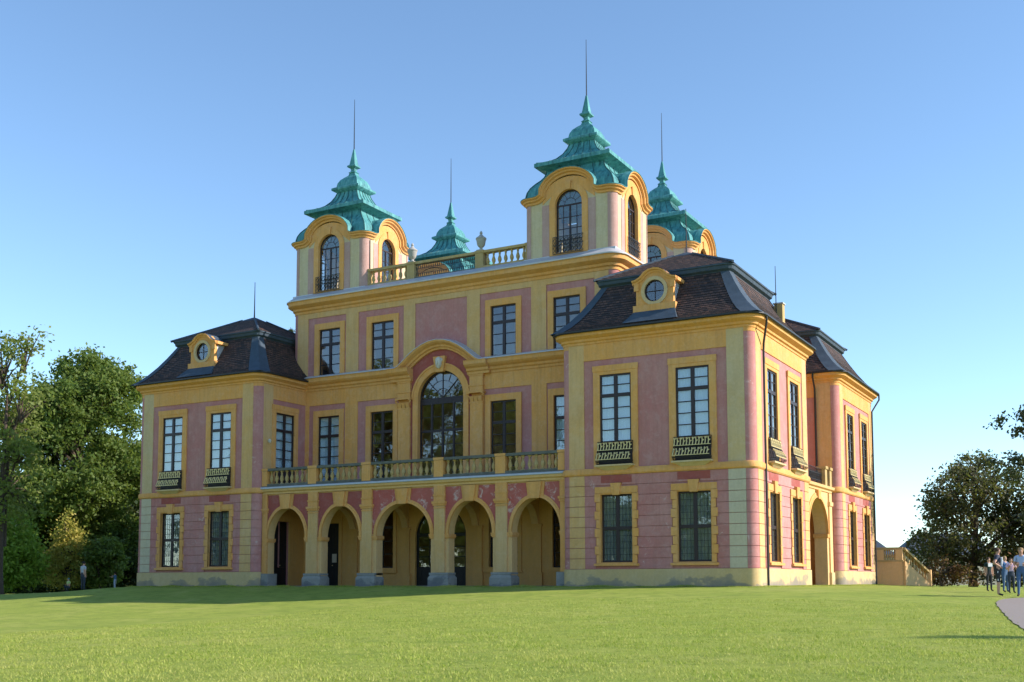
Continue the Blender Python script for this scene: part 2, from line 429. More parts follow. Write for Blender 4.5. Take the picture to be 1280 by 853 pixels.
def window(face, s, z0, w, h, cols, rows, split=.30, y=.2, cover=None, lattice=None, parent=None, mull=.17, name='window', depth=.07):
    """casement cross window; rows = (panes above the transom, panes below); window > pane, blind"""
    def mk():
        mb = MB(); f = .085
        zt = h*(1-split)
        mb.plate(rect(-w/2-.015, w/2+.015, -.015, h+.015), [rect(-w/2+f, w/2-f, f, h-f)], 0, depth)
        if cols % 2 == 0: mb.box(-mull/2, mull/2, -.012, depth-.01, f-.01, h-f+.01)
        mb.box(-w/2+f-.01, w/2-f+.01, -.016, depth-.012, zt-.08, zt+.08)
        return mb
    xs0, xs1 = -w/2+.075, w/2-.075; zt = h*(1-split)
    if cols % 2 == 0:
        segs = [(xs0, -mull/2), (mull/2, xs1)]
    else: segs = [(xs0, xs1)]
    cells = []; bars = MB(); per = max(1, cols//len(segs))
    for a, b in segs:
        for q in range(per):
            ca, cb = a+(b-a)*q/per, a+(b-a)*(q+1)/per
            if q: bars.box(ca-.016, ca+.016, .01, .05, .07, h-.07)
            for (za, zb, n) in ((.075, zt-.06, rows[1]), (zt+.06, h-.075, rows[0])):
                for r_ in range(n):
                    c0, c1 = za+(zb-za)*r_/n, za+(zb-za)*(r_+1)/n
                    if r_ and q == 0: bars.box(a, b, .008, .048, c0-.022, c0+.022)
                    cells.append(((ca+cb)/2, (c0+c1)/2, cb-ca, c1-c0))
    def full():
        mb = mk(); mb.add(bars.v, bars.f); return mb.mesh('window', 'frame')
    wo = face.put(name, cached(('win', w, h, cols, rows, split, mull, depth), full), parent or palace, s, y, z0)
    for c in cells: pane_obj(wo, *c)
    if lattice:
        def lat():
            mb = MB()
            for a, b in segs:
                for za, zb in ((.075, zt-.06), (zt+.06, h-.075)):
                    for q in range(1, lattice[0]): x = a+(b-a)*q/lattice[0]; mb.box(x-.008, x+.008, .022, .03, za, zb)
                    for q in range(1, lattice[1]): z = za+(zb-za)*q/lattice[1]; mb.box(a, b, .021, .029, z-.008, z+.008)
            return mb.mesh('lead_lattice', 'iron')
        link('lead_lattice', cached(('lat', w, h, lattice), lat), wo)
    if cover:
        i = random.randrange(4)
        me = cached(('cloth', cover, w, h, i), lambda: cloth(w+.1, h, .012 if cover == 'curtain' else .03, 40, i).mesh('curtain', cover))
        link('curtain', me, wo, (0, .11, 0))
    return wo

def basket():
    """bellied iron window guard: local x centred, y negative = outwards, z from its foot"""
    iron = MB(); gold = MB(); w = .88
    prof = [(1.08, .10), (.86, .10), (.66, .13), (.5, .22), (.32, .33), (.14, .34), (.03, .22)]
    def yo(z):
        for (za, a), (zb, b) in zip(prof, prof[1:]):
            if zb <= z <= za: return a+(b-a)*(za-z)/(za-zb)
        return .2
    n = 13
    for i in range(n):
        x = -w+2*w*i/(n-1); iron.tube([(x, -y, z) for z, y in prof], .011, 4)
    for sx in (-1, 1):
        for t in (.33, .66): iron.tube([(sx*w, -y*t, z) for z, y in prof], .011, 4)
    for z in (1.08, .66, .58, .14, .03):
        y = yo(z); iron.tube([(-w, .05, z), (-w, -y, z), (w, -y, z), (w, .05, z)], .016, 4)
    for i in range(n-1):
        x = -w+2*w*(i+.5)/(n-1)
        for z0, z1 in ((.70, 1.04), (.24, .55)):
            y0, y1 = yo(z0)+.012, yo(z1)+.012; zm = (z0+z1)/2; ym = yo(zm)+.014; d = .05
            gold.tube([(x-d, -y0, z0), (x-d*.55, -ym, zm), (x-d, -y1, z1)], .027, 4)
            if i % 2: gold.tube([(x-d, -ym, zm-.03), (x+d, -ym, zm+.03)], .028, 4)
            else: gold.tube([(x-d, -y1, z1), (x, -y1, z1-.07), (x+d, -y1, z1)], .026, 4)
    for z in (.69, .225): gold.tube([(-w, -yo(z)-.015, z), (w, -yo(z)-.015, z)], .02, 4)
    return iron.mesh('window_guard', 'iron'), gold.mesh('gilt_scrollwork', 'gold')
BASKET = basket()

def keystone_block(c, z0, z1, w0, w1, y0, y1):
    return MB().hexa([(c-w0, y0, z0), (c+w0, y0, z0), (c+w0, y1, z0), (c-w0, y1, z0)], [(c-w1, y0-.02, z1), (c+w1, y0-.02, z1), (c+w1, y1, z1), (c-w1, y1, z1)])

LWZ0, LWZ1 = 1.107, 4.278
UWZ0, UWZ1 = 6.716, 9.96
PW = 9.45; CR = .4; PIL = .8
WC = (2.83, 6.63)
NC = 9; CH = (ZS-.8)/NC
JW = .0125

def pav_face(face, pil=('pale', 'yellow'), windows=True, ground=True, upper=True, covers=('curtain', 'lace'), wall_holes=(), lower_windows=True, upper_centres=WC):
    """one wall of a corner pavilion, rounded corners excluded"""
    holes = []
    ucs = upper_centres if windows else ()
    lcs = WC if (windows and lower_windows) else ()
    for c in ucs: holes.append(rect(c-W_/2-.05, c+W_/2+.05, UWZ0-.05, UWZ1+.05))
    for c in lcs: holes.append(rect(c-W_/2-.05, c+W_/2+.05, LWZ0-.05, LWZ1+.05))
    holes += list(wall_holes)
    face.build('wall', MB().plate(rect(CR-.05, PW-CR+.05, -.3, 11.95), holes, .03, .45), 'pink' if upper else 'yellow', palace)
    if ground:
        face.build('plinth', MB().plate(rect(CR, PW-CR, -.35, .79), [], -.06, .05), 'plinth', palace)
        for i, (a, b, mt) in enumerate(((CR+.01, CR+PIL, pil[0]), (PW-CR-PIL, PW-CR-.01, pil[1]))):
            me = cached(('pb', round(b-a, 3), pil[i]), lambda: MB().box(0, b-a, -.025, .06, JW, CH-JW).mesh('block', 'mid' if pil[i] != 'pale' else 'grey_pale'))
            for k in range(NC): face.put('block', me, palace, a, 0, .8+k*CH)
        lo, hi = CR+PIL, PW-CR-PIL
        for k in range(NC):
            z0 = .8+k*CH; z1 = z0+CH
            cuts = [lo, hi]
            for c in lcs:
                if z0 < 4.3: cuts += [c-1.06, c+1.06]
                elif z0 < 4.72: cuts += [c-.30, c+.30]
            cuts.sort()
            spans = [(cuts[i], cuts[i+1]) for i in range(0, len(cuts), 2)]
            for a, b in spans:
                if b-a < .05: continue
                me = cached(('cb', round(b-a, 2), upper), lambda: MB().box(0, b-a-.004, -.012, .06, JW, CH-JW).mesh('block', 'pink_worn'))
                face.put('block', me, palace, a+.002, 0, z0)
        for c in lcs:
            # fresh red panel between window head and string course
            face.build('panel', MB().plate(rect(c-.78, c+.78, 4.82, 5.17), [], -.022, .03), 'red', palace)
            liner = face.build('window_surround', MB().plate(rect(c-.92, c+.92, LWZ0-.06, LWZ1+.14), [rect(c-W_/2, c+W_/2, LWZ0, LWZ1)], -.03, .33), 'yellow', palace)
            nb = 8; bh = (LWZ1-LWZ0+.1)/nb
            for q in range(nb):
                wd = .30 if q % 2 else .22
                me = cached(('qb', wd), lambda: MB().box(0, wd, -.065, .05, .012, bh-.012).mesh('surround_block', 'yellow'))
                face.put('surround_block', me, palace, c-W_/2-wd, 0, LWZ0-.05+q*bh); face.put('surround_block', me, palace, c+W_/2, 0, LWZ0-.05+q*bh)
            face.build('lintel', MB().box(c-1.08, c+1.08, -.07, .05, LWZ1+.055, LWZ1+.36), 'yellow', palace)
            face.build('keystone', keystone_block(c, LWZ1-.04, LWZ1+.52, .17, .26, -.13, .04), 'yellow', palace)
            face.build('sill', MB().box(c-1.12, c+1.12, -.15, .08, LWZ0-.16, LWZ0-.052), 'yellow', palace)
            window(face, c, LWZ0, W_, LWZ1-LWZ0, 2, (1, 1), .5, cover=covers[1], lattice=(4, 5), y=.13)
    elif not ground: pass
    if upper:
        for i, (a, b) in enumerate(((CR+.005, CR+PIL), (PW-CR-PIL, PW-CR-.005))):
            face.build('pilaster', MB().plate(rect(a, b, 5.5, 11.6), [], -.012, .05), 'mid' if pil[i] == 'yellow' else pil[i], palace)
        face.build('frieze', MB().plate(rect(CR+PIL+.002, PW-CR-PIL-.002, 10.7, 11.6), [], -.011, .05), 'yellow', palace)
        for c in ucs:
            face.build('window_surround', MB().plate(rect(c-1.13, c+1.13, 5.5, 10.37), [rect(c-W_/2, c+W_/2, UWZ0, UWZ1)], -.05, .33), 'yellow', palace)
            face.build('window_surround', MB().plate(rect(c-1.16, c+1.16, 10.12, 10.40), [rect(c-1.0, c+1.0, 10.02, 10.24)] if 0 else [], -.075, -.0), 'yellow', palace)
            window(face, c, UWZ0, W_, H_, 2, (2, 4), .31, y=.02, cover=covers[0])
            face.build('window_panel', MB().box(c-.86, c+.86, -.056, .0, 5.6, UWZ0-.03), 'frame', palace)
        if ground:
            for c in ucs:
                o = face.put('window_guard', BASKET[0], palace, c, -.05, 5.66); link('gilt_scrollwork', BASKET[1], o)
                face.build('guard_ledge', MB().hexa([(c-.55, -.12, 5.40), (c+.55, -.12, 5.40), (c+.55, .02, 5.40), (c-.55, .02, 5.40)], [(c-.9, -.30, 5.57), (c+.9, -.30, 5.57), (c+.9, .02, 5.57), (c-.9, .02, 5.57)]).box(c-.95, c+.95, -.36, .02, 5.572, 5.65), 'pale', palace)

def quarter(cx, cy, r, a0, z0, z1, n=6):
    """solid quarter column"""
    pts = [(cx+r*math.cos(R(a0+90*i/n)), cy+r*math.sin(R(a0+90*i/n))) for i in range(n+1)]+[(cx, cy)]
    k = len(pts); mb = MB()
    return mb.add([(x, y, z0) for x, y in pts]+[(x, y, z1) for x, y in pts],
                  [tuple(reversed(range(k))), tuple(range(k, 2*k))]+[(i, (i+1) % k, (i+1) % k+k, i+k) for i in range(k)])

EAVE = 12.05
CORN = [(-.12, 11.50), (.05, 11.50), (.06, 11.60), (.15, 11.64), (.17, 11.74), (.30, 11.80), (.40, 11.86), (.41, 11.99), (.44, 12.03), (-.12, 12.06)]
STRING = [(-.1, ZS), (.05, ZS), (.10, ZS+.06), (.11, ZS+.24), (.06, ZS+.32), (-.1, ZS+.34)]

def tiled_slope(mb, uvs, p0, p1, q0, q1, rows):
    """one row band between edge p0-p1 (lower) and q0-q1 (upper), as overlapping courses"""
def mansard(cx, cy, dormers=()):
    H = PW/2
    lower = [(H+.50, 12.07), (H+.16, 12.34), (H-.22, 12.74), (H-.62, 13.25), (H-1.02, 13.85), (H-1.44, 14.55)]
    # resample into courses
    P = []
    for (a, b), (c, d) in zip(lower, lower[1:]):
        for t in (0, .25, .5, .75): P.append((a+(c-a)*t, b+(d-b)*t))
    P.append(lower[-1])
    ch = lambda z: .78-.40*(z-12.07)/2.5          # corner cut taken up by the sheet-metal hips
    upper = [(H-1.22, 14.90), (.55, 16.45)]
    Q = [(upper[0][0]+(upper[1][0]-upper[0][0])*t, upper[0][1]+(upper[1][1]-upper[0][1])*t) for t in np.linspace(0, 1, 13)]
    root = None
    def slope(rows, cut, name, parent):
        vs = []; fs = []; uv = []
        for side in range(4):
            ca, sa = math.cos(side*math.pi/2), math.sin(side*math.pi/2)
            def W(x, y, z): return (cx+x*ca-y*sa, cy+x*sa+y*ca, z)
            L = 0
            for (k0, z0), (k1, z1) in zip(rows, rows[1:]):
                l = math.hypot(k1-k0, z1-z0); nz = (k0-k1)/l; ny = (z1-z0)/l; lift = .022
                o = len(vs); h0, h1 = k0-cut(z0), k1-cut(z1)
                # thick lower edge: course starts lifted off the slope and dies into it at the top
                vs += [W(-h0, -k0, z0), W(h0, -k0, z0), W(h0, -k0-ny*lift, z0+nz*lift), W(-h0, -k0-ny*lift, z0+nz*lift), W(h1, -k1, z1), W(-h1, -k1, z1)]
                fs += [(o, o+1, o+2, o+3), (o+3, o+2, o+4, o+5)]
                uv += [(-h0, L), (h0, L), (h0, L), (-h0, L), (-h0, L), (h0, L), (h1, L+l), (-h1, L+l)]
                L += l
        me = bpy.data.meshes.new(name); me.from_pydata(vs, [], fs); me.materials.append(M['tiles'])
        ul = me.uv_layers.new(name='UVMap')
        for i, (a, b) in enumerate(uv): ul.data[i].uv = (a, b)
        return link(name, me, parent)
    root = slope(P, ch, 'roof', palace)
    for side in range(4):
        ca, sa = math.cos(side*math.pi/2), math.sin(side*math.pi/2)
        def W(x, y, z): return (cx+x*ca-y*sa, cy+x*sa+y*ca, z)
        mb = MB(); vs = []; fs = []
        for k, z in P:
            c = ch(z)+.05; e = .035
            vs += [W(k-c, -k-e, z+.02), W(k-.16*c+e, -k+.16*c-e, z+.02), W(k+e, -k+c, z+.02)]
        for i in range(len(P)-1):
            for j in range(2): a = i*3+j; fs.append((a, a+1, a+4, a+3))
        mb.add(vs, fs); mb.build('hip_flashing', 'lead', root)
    mb = MB(); pth = [(cx+sx, cy+sy, nx, ny) for sx, sy, nx, ny in rrect(-(H-1.5), H-1.5, -(H-1.5), H-1.5, .12, 3)]
    mb.sweep(pth, [(-.3, 14.45), (.04, 14.45), (.06, 14.58), (.2, 14.66), (.24, 14.80), (.30, 14.84), (.30, 14.90), (-.3, 14.92)])
    mb.build('roof_break_cornice', 'lead', root)
    slope(Q, lambda z: .0, 'upper_roof', root)
    mb = MB()
    for a, b in ((-1, -1), (1, -1), (1, 1), (-1, 1)):
        mb.tube([(cx+a*(H-1.2), cy+b*(H-1.2), 14.92), (cx+a*.5, cy+b*.5, 16.5)], .07, 5)
    mb.square_lathe([(.66, 16.36), (.60, 16.46), (.10, 16.72)], (cx, cy))
    mb.build('ridge_flashing', 'lead', root)
    MB().tube([(cx, cy, 16.6), (cx, cy, 17.2), (cx, cy, 19.0)], [.05, .035, .018], 6).build('lightning_rod', 'iron', root)
    mb = MB(); mb.sweep(rrect(cx-H, cx+H, cy-H, cy+H, CR), [(.42, 12.01), (.50, 11.99), (.56, 12.03), (.56, 12.10), (.42, 12.10)]); mb.build('gutter', 'gutter', root)
    for rot in dormers: dormer(cx, cy, rot, root)
    return root

def dormer(cx, cy, rot, root):
    """round-windowed dormer with a curved head, standing on the lower slope"""
    H = PW/2; c, s = math.cos(rot), math.sin(rot)
    f = Face(cx-(-H)*s*-1 if 0 else cx+H*s, cy-H*c, rot)
    yF = .34; z0 = 12.78; hw = .93
    d = f.build('dormer', MB().plate([(-hw, z0), (hw, z0), (hw, 14.28)]+[(x, z) for x, z in ((.86, 14.30), (.62, 14.42), (.42, 14.62), (.22, 14.72), (0, 14.76), (-.22, 14.72), (-.42, 14.62), (-.62, 14.42), (-.86, 14.30))]+[(-hw, 14.28)],
        [[(.52*math.cos(2*math.pi*i/28), 13.78+.54*math.sin(2*math.pi*i/28)) for i in range(28)]], yF, yF+.22), 'yellow', palace)
    def ring(r0, r1, ya, yb, nm, mt):
        n = 28; mb = MB().plate([(r1*math.cos(2*math.pi*i/n), 13.78+r1*1.04*math.sin(2*math.pi*i/n)) for i in range(n)], [[(r0*math.cos(2*math.pi*i/n), 13.78+r0*1.04*math.sin(2*math.pi*i/n)) for i in range(n)]], ya, yb)
        o = mb.build(nm, mt, d); return o
    ring(.50, .66, yF-.07, yF+.02, 'round_surround', 'pale'); ring(.44, .53, yF+.06, yF+.12, 'window_frame', 'frame')
    MB().plate([(.50*math.cos(2*math.pi*i/28), 13.78+.52*math.sin(2*math.pi*i/28)) for i in range(28)], [], yF+.088, yF+.094).build('pane', 'glass', d)
    MB().box(-.02, .02, yF+.07, yF+.11, 13.28, 14.28).box(-.48, .48, yF+.071, yF+.109, 13.76, 13.80).build('glazing_bars', 'frame', d)
    MB().box(-1.06, 1.06, yF-.10, yF+.2, z0-.02, z0+.36).build('dormer_base', 'yellow', d)
    hd = [(-1.1, 14.30), (-.92, 14.33), (-.68, 14.45), (-.48, 14.66), (-.26, 14.78), (0, 14.82), (.26, 14.78), (.48, 14.66), (.68, 14.45), (.92, 14.33), (1.1, 14.30)]
    prof = [(-.3-yF, -.14), (.05-yF, -.14), (.07-yF, -.06), (.15-yF, -.03), (.17-yF, .04), (-.3-yF, .06)]
    MB().mould(hd, prof).build('dormer_cornice', 'yellow', d)
    # curved lead roof running back into the slope, cornice returns and cheeks
    vs = []; fs = []
    for y in (yF-.12, yF+1.75):
        for x, z in hd: vs.append((x*1.02, y, z+.065))
    n = len(hd); fs = [(i, i+1, i+1+n, i+n) for i in range(n-1)]
    mb = MB(); mb.add(vs, fs); mb.build('dormer_roof', 'lead', d, smooth=50)
    for sx in (-1, 1):
        MB().box(min(sx*.93, sx*1.14), max(sx*.93, sx*1.14), yF+.02, yF+1.55, 14.17, 14.33).build('cornice_return', 'yellow', d)
        MB().hexa([(sx*.86, yF+.2, z0), (sx*.92, yF+.2, z0), (sx*.92, yF+.3, z0), (sx*.86, yF+.3, z0)], [(sx*.86, yF+.2, 14.25), (sx*.92, yF+.2, 14.25), (sx*.92, yF+1.45, 14.25), (sx*.86, yF+1.45, 14.25)]).build('cheek', 'zinc', d)
        MB().box(sx*.9-.12, sx*.9+.12, yF-.06, yF+.02, 13.85, 14.2).build('volute', 'yellow', d)
    MB().hexa([(-1.35, -.42, 12.22), (1.35, -.42, 12.22), (1.35, yF+.2, 12.5), (-1.35, yF+.2, 12.5)], [(-1.02, yF-.11, z0+.05), (1.02, yF-.11, z0+.05), (1.02, yF+.3, z0+.05), (-1.02, yF+.3, z0+.05)]).build('apron_flashing', 'lead', d)

def pavilion(x0, y0, faces, dormers, corners_full=True):
    cx, cy = x0+PW/2, y0+PW/2
    F = {'front': Face(x0, y0, 0), 'right': Face(x0+PW, y0, math.pi/2), 'back': Face(x0+PW, y0+PW, math.pi), 'left': Face(x0, y0+PW, -math.pi/2)}
    for k, f in F.items():
        kw = faces.get(k)
        if kw is None: pav_face(f, windows=False, ground=False, upper=False)
        else: pav_face(f, **kw)
    for qx, qy, a0 in ((x0+PW-CR, y0+CR, -90), (x0+PW-CR, y0+PW-CR, 0), (x0+CR, y0+PW-CR, 90), (x0+CR, y0+CR, 180)):
        quarter(qx, qy, CR+.06, a0, -.35, .79).build('plinth', 'plinth', palace, smooth=40)
        quarter(qx, qy, CR-.03, a0, .7, 11.9).build('corner', 'pink', palace, smooth=40)
        for k in range(NC): quarter(qx, qy, CR+.012, a0, .8+k*CH+JW, .8+(k+1)*CH-JW).build('corner_block', 'pink_worn', palace, smooth=40)
        quarter(qx, qy, CR+.008, a0, 5.5, 11.32).build('corner_pilaster', 'pink_worn', palace, smooth=40)
        quarter(qx, qy, CR+.02, a0, 11.32, 11.6).build('corner_frieze', 'yellow', palace, smooth=40)
    rr = rrect(x0, x0+PW, y0, y0+PW, CR)
    MB().sweep(rr, STRING).build('string_course', 'yellow', palace, smooth=35)
    MB().sweep(rr, CORN).build('cornice', 'yellow', palace, smooth=35)
    # storey floors
    MB().box(x0+.46, x0+PW-.46, y0+.46, y0+PW-.46, 5.2, 5.4).build('floor_slab', 'soffit', palace)
    MB().box(x0+.46, x0+PW-.46, y0+.46, y0+PW-.46, 11.6, 11.8).build('floor_slab', 'soffit', palace)
    return mansard(cx, cy, dormers)

PX = 9.55; BY = 16.05
pavilion(-19., 0, {'front': dict(pil=('pale', 'yellow')), 'right': dict(pil=('yellow', 'yellow'), ground=False, upper_centres=(2.26,), wall_holes=[rect(1.4, 2.75, 0, 3.7)])}, (0,))
pavilion(PX, 0, {'front': dict(pil=('yellow', 'pale')), 'right': dict(pil=('yellow', 'yellow'), covers=('lace', 'lace'))}, (0,))
pavilion(PX, BY, {'front': dict(pil=('yellow', 'yellow'), windows=False, ground=False), 'right': dict(pil=('yellow', 'yellow'), covers=('lace', 'lace'))}, ())
pavilion(-19., BY, {}, ())

# ------------------------------------------------------------------ central block
CX, CY0, CY1 = 10.65, 4.12, 20.1
ctr = Face(0, CY0, 0)
TOP = 16.4
W3 = [(-8.62, -7.04), (-4.78, -3.21), (3.21, 4.78), (7.04, 8.62)]
holes = [rect(a-.05, b+.05, 12.35, 15.24) for a, b in W3]+[rect(a-.05, b+.05, 6.0, 10.0) for a, b in W3]+[arch(0, 1.55, 5.6, 10.45, 1.55)]
ctr.build('wall', MB().plate(rect(-CX+CR-.05, CX-CR+.05, 5.3, TOP+.4), holes, .03, .48), 'pink', palace)
# third storey facing, pink fields left open
PF = [(-9.45, -6.62), (-5.72, -2.52), (-1.74, 1.70), (2.52, 5.72), (6.62, 9.45)]
ctr.build('facing', MB().plate(rect(-CX+CR+.005, CX-CR-.005, 12.2, TOP+.1), [rect(a, b, 12.35, 15.95) for a, b in PF], -.012, .05), 'mid', palace)
for sx in (-1, 1):
    pf = [rect(min(sx*6.62, sx*9.3), max(sx*6.62, sx*9.3), 5.55, 10.65), rect(min(sx*2.82, sx*5.72), max(sx*2.82, sx*5.72), 5.55, 10.65)]
    a, b = sorted((sx*2.0, sx*9.9))
    ctr.build('facing', MB().plate(rect(a, b, 5.35, 11.9), pf, -.013, .05), 'yellow', palace)
for a, b in W3:
    c = (a+b)/2
    ctr.build('window_surround', MB().plate(rect(c-1.12, c+1.12, 12.36, 15.56), [rect(c-.79, c+.79, 12.397, 15.195)], -.045, .34), 'yellow', palace)
    window(ctr, c, 12.397, 1.58, 2.798, 2, (2, 3), .33, y=.08)
    ctr.build('window_surround', MB().plate(rect(c-1.12, c+1.12, 5.5, 10.32), [rect(c-.79, c+.79, 5.75, 9.96)], -.045, .34), 'yellow', palace)
    window(ctr, c, 5.75, 1.58, 4.21, 2, (2, 5), .28, y=.08, cover='curtain' if c < -6 or c > 6 else None)
# central arched window of the hall
ctr.build('panel', MB().plate(arch(0, 2.02, 5.45, 10.45, 2.55, 20), [arch(0, 1.6, 5.5, 10.45, 1.6, 20)], -.02, .045), 'red', palace)
ctr.build('window_surround', MB().plate(arch(0, 1.84, 5.5, 10.45, 1.84, 24), [arch(0, 1.5, 5.55, 10.45, 1.5, 24)], -.07, .34), 'yellow', palace)
ctr.build('window_surround', MB().plate(arch(0, 1.93, 10.45, 10.46, 1.93, 24)[2:], [], -.10, -.06) if 0 else MB().mould([(1.86*math.cos(math.pi*i/24), 10.45+1.86*math.sin(math.pi*i/24)) for i in range(25)], [(.0, -.05), (.11, -.05), (.11, .05), (.0, .05)]), 'yellow', palace)
def hall_window():
    w = 3.0; zb = 5.55; zs = 10.45
    mb = MB(); f = .09; zt = 10.12
    mb.plate(arch(0, 1.515, zb, zs, 1.515, 24), [rect(-1.5+f, 1.5-f, zb+f, zt), [(1.40*math.cos(math.pi*i/24), zs+.02+1.38*math.sin(math.pi*i/24)) for i in range(25)]], .2, .29)
    for x in (-.72, 0, .72): mb.box(x-.055, x+.055, .185, .28, zb+f-.01, zt+.01)
    mb.box(-1.42, 1.42, .18, .27, 8.55, 8.68)
    cols = [(-1.41, -.775), (-.665, -.055), (.055, .665), (.775, 1.41)]
    rows = [zb+f, 6.38, 7.1, 7.83, 8.55]; rows2 = [8.68, 9.40, zt]
    for a, b in cols:
        for z in rows[1:-1]+rows2[1:-1]: mb.box(a-.01, b+.01, .21, .25, z-.018, z+.018)
    for ang in (45, 90, 135):
        a = R(ang); dx, dz = math.cos(a), math.sin(a); nx, nz = -dz*.02, dx*.02
        mb.hexa([(dx*.05-nx, .2, zs+dz*.05-nz), (dx*1.4-nx, .2, zs+dz*1.4-nz), (dx*1.4-nx, .25, zs+dz*1.4-nz), (dx*.05-nx, .25, zs+dz*.05-nz)],
                [(dx*.05+nx, .2, zs+dz*.05+nz), (dx*1.4+nx, .2, zs+dz*1.4+nz), (dx*1.4+nx, .25, zs+dz*1.4+nz), (dx*.05+nx, .25, zs+dz*.05+nz)])
    for ang in (22.5, 67.5, 112.5, 157.5):
        a = R(ang); dx, dz = math.cos(a), math.sin(a); mb.tube([(dx*.95, .22, zs+dz*.95), (dx*1.4, .22, zs+dz*1.4)], .014, 4)
    for r in (.5, .95): mb.tube([(r*math.cos(math.pi*i/20), .225, zs+.02+r*math.sin(math.pi*i/20)) for i in range(21)], .016, 4)
    wo = ctr.build('window', mb, 'frame', palace)
    for a, b in cols:
        for zz in (rows, rows2):
            for c, d in zip(zz, zz[1:]): pane_obj(wo, (a+b)/2, (c+d)/2, b-a, d-c, .235)
    for k in range(4):
        pts = [(0, zs+.03)]+[(1.39*math.cos(R(45*k+45*i/6)), zs+.03+1.37*math.sin(R(45*k+45*i/6))) for i in range(7)]
        MB().plate(pts, [], .236, .242).build('pane', 'glass', wo)
hall_window()
ctr.build('keystone', keystone_block(0, 11.85, 12.72, .26, .40, -.2, .03), 'yellow', palace)
mk = MB().lathe([(.02, -.34), (.13, -.26), (.19, -.08), (.2, .1), (.16, .26), (.05, .33)], (0, -.24, 12.35), 10, 1, .8)
mk.lathe([(.01, -.12), (.05, -.05), (.03, .1)], (0, -.41, 12.32), 6)
for sx in (-1, 1): mk.lathe([(.02, -.1), (.07, 0), (.03, .1)], (sx*.19, -.2, 12.5), 6)
ctr.build('carved_mask', mk, 'white_stone', palace, smooth=60)
for sx in (-1, 1):
    c = sx*2.38
    ctr.build('pilaster', MB().box(c-.40, c+.40, -.15, .04, 5.45, 9.9), 'yellow', palace)
    ctr.build('pilaster_base', MB().box(c-.46, c+.46, -.2, .04, 5.4, 5.75), 'yellow', palace)
    cp = MB().box(c-.42, c+.42, -.17, .04, 9.9, 10.0)
    for q in range(3):
        x = c-.26+q*.26; cp.hexa([(x-.1, -.17, 10.0), (x+.1, -.17, 10.0), (x+.1, .03, 10.0), (x-.1, .03, 10.0)], [(x-.13, -.27, 10.28), (x+.13, -.27, 10.28), (x+.13, .03, 10.28), (x-.13, .03, 10.28)])
    for q in (-1, 1): cp.tube([(c+q*.42, -.2, 10.28), (c+q*.50, -.24, 10.38), (c+q*.46, -.28, 10.46), (c+q*.38, -.27, 10.42)], .05, 6)
    cp.box(c-.52, c+.52, -.30, .04, 10.46, 10.56)
    ctr.build('capital', cp, 'yellow', palace)
    ctr.build('entablature_block', MB().box(c-.42, c+.42, -.17, .04, 10.562, 11.66).box(c-.46, c+.46, -.21, .04, 10.85, 10.93).box(c-.46, c+.46, -.2, .04, 11.42, 11.52), 'yellow', palace)
# main cornice between the pavilions and the segmental pediment
CP = [(-.02, -.70), (.07, -.70), (.08, -.58), (.18, -.52), (.2, -.40), (.36, -.32), (.47, -.22), (.48, -.06), (.52, 0), (-.02, .0)]
ZC = 12.22
for sx in (-1, 1):
    a, b = sorted((sx*9.66, sx*3.25))
    ctr.build('cornice', MB().mould([(a, ZC), (b, ZC)], CP), 'yellow', palace)
    a, b = sorted((sx*3.249, sx*1.85))
    CPe = [(o+.17 if o > 0 else o, h) for o, h in CP]
    ctr.build('cornice', MB().mould([(a, ZC-.012), (b, ZC-.012)], [(o, h) for o, h in CPe]), 'yellow', palace)
    a, b = sorted((sx*9.66, sx*2.9))
    ctr.build('ledge_flashing', MB().hexa([(a, -.56, ZC-.0), (b, -.56, ZC-.0), (b, .02, ZC+.1), (a, .02, ZC+.1)], [(a, -.56, ZC+.045), (b, -.56, ZC+.045), (b, .02, ZC+.24), (a, .02, ZC+.24)]), 'zinc', palace)
ped = [(-3.0, 12.2), (-2.8, 12.22), (-2.55, 12.33), (-2.25, 12.56), (-1.85, 12.88), (-1.4, 13.18), (-.95, 13.40), (-.5, 13.54), (0, 13.59)]
ped = ped+[(-x, z) for x, z in reversed(ped[:-1])]
PP = [(-.02, -.46), (.16, -.46), (.17, -.36), (.28, -.32), (.30, -.22), (.50, -.14), (.56, -.08), (.57, 0), (-.02, 0)]
ctr.build('pediment', MB().mould(ped, PP), 'yellow', palace, smooth=30)
ctr.build('pediment_flashing', MB().mould(ped, [(-.02, .002), (.6, .002), (.6, .03), (-.02, .14)]), 'zinc', palace, smooth=30)
tym = [(-1.95, 11.5)]+[(1.95, 11.5)]+[(x, z-.38) for x, z in reversed(ped[3:-3])]
ctr.build('tympanum', MB().plate(tym, [arch(0, 1.62, 11.52, 11.52, .5, 4)] if 0 else [], -.018, .04), 'red', palace) if 0 else None
tp = [(x, z-.36) for x, z in ped if abs(x) <= 1.9]
ctr.build('tympanum', MB().plate([(1.84*math.cos(math.pi*i/24), 10.45+1.84*math.sin(math.pi*i/24)) for i in range(3, 22)]+[(x, max(z, 11.3)) for x, z in [(-1.98, 11.3)]+tp+[(1.98, 11.3)]], [], -.03, .04), 'red', palace)

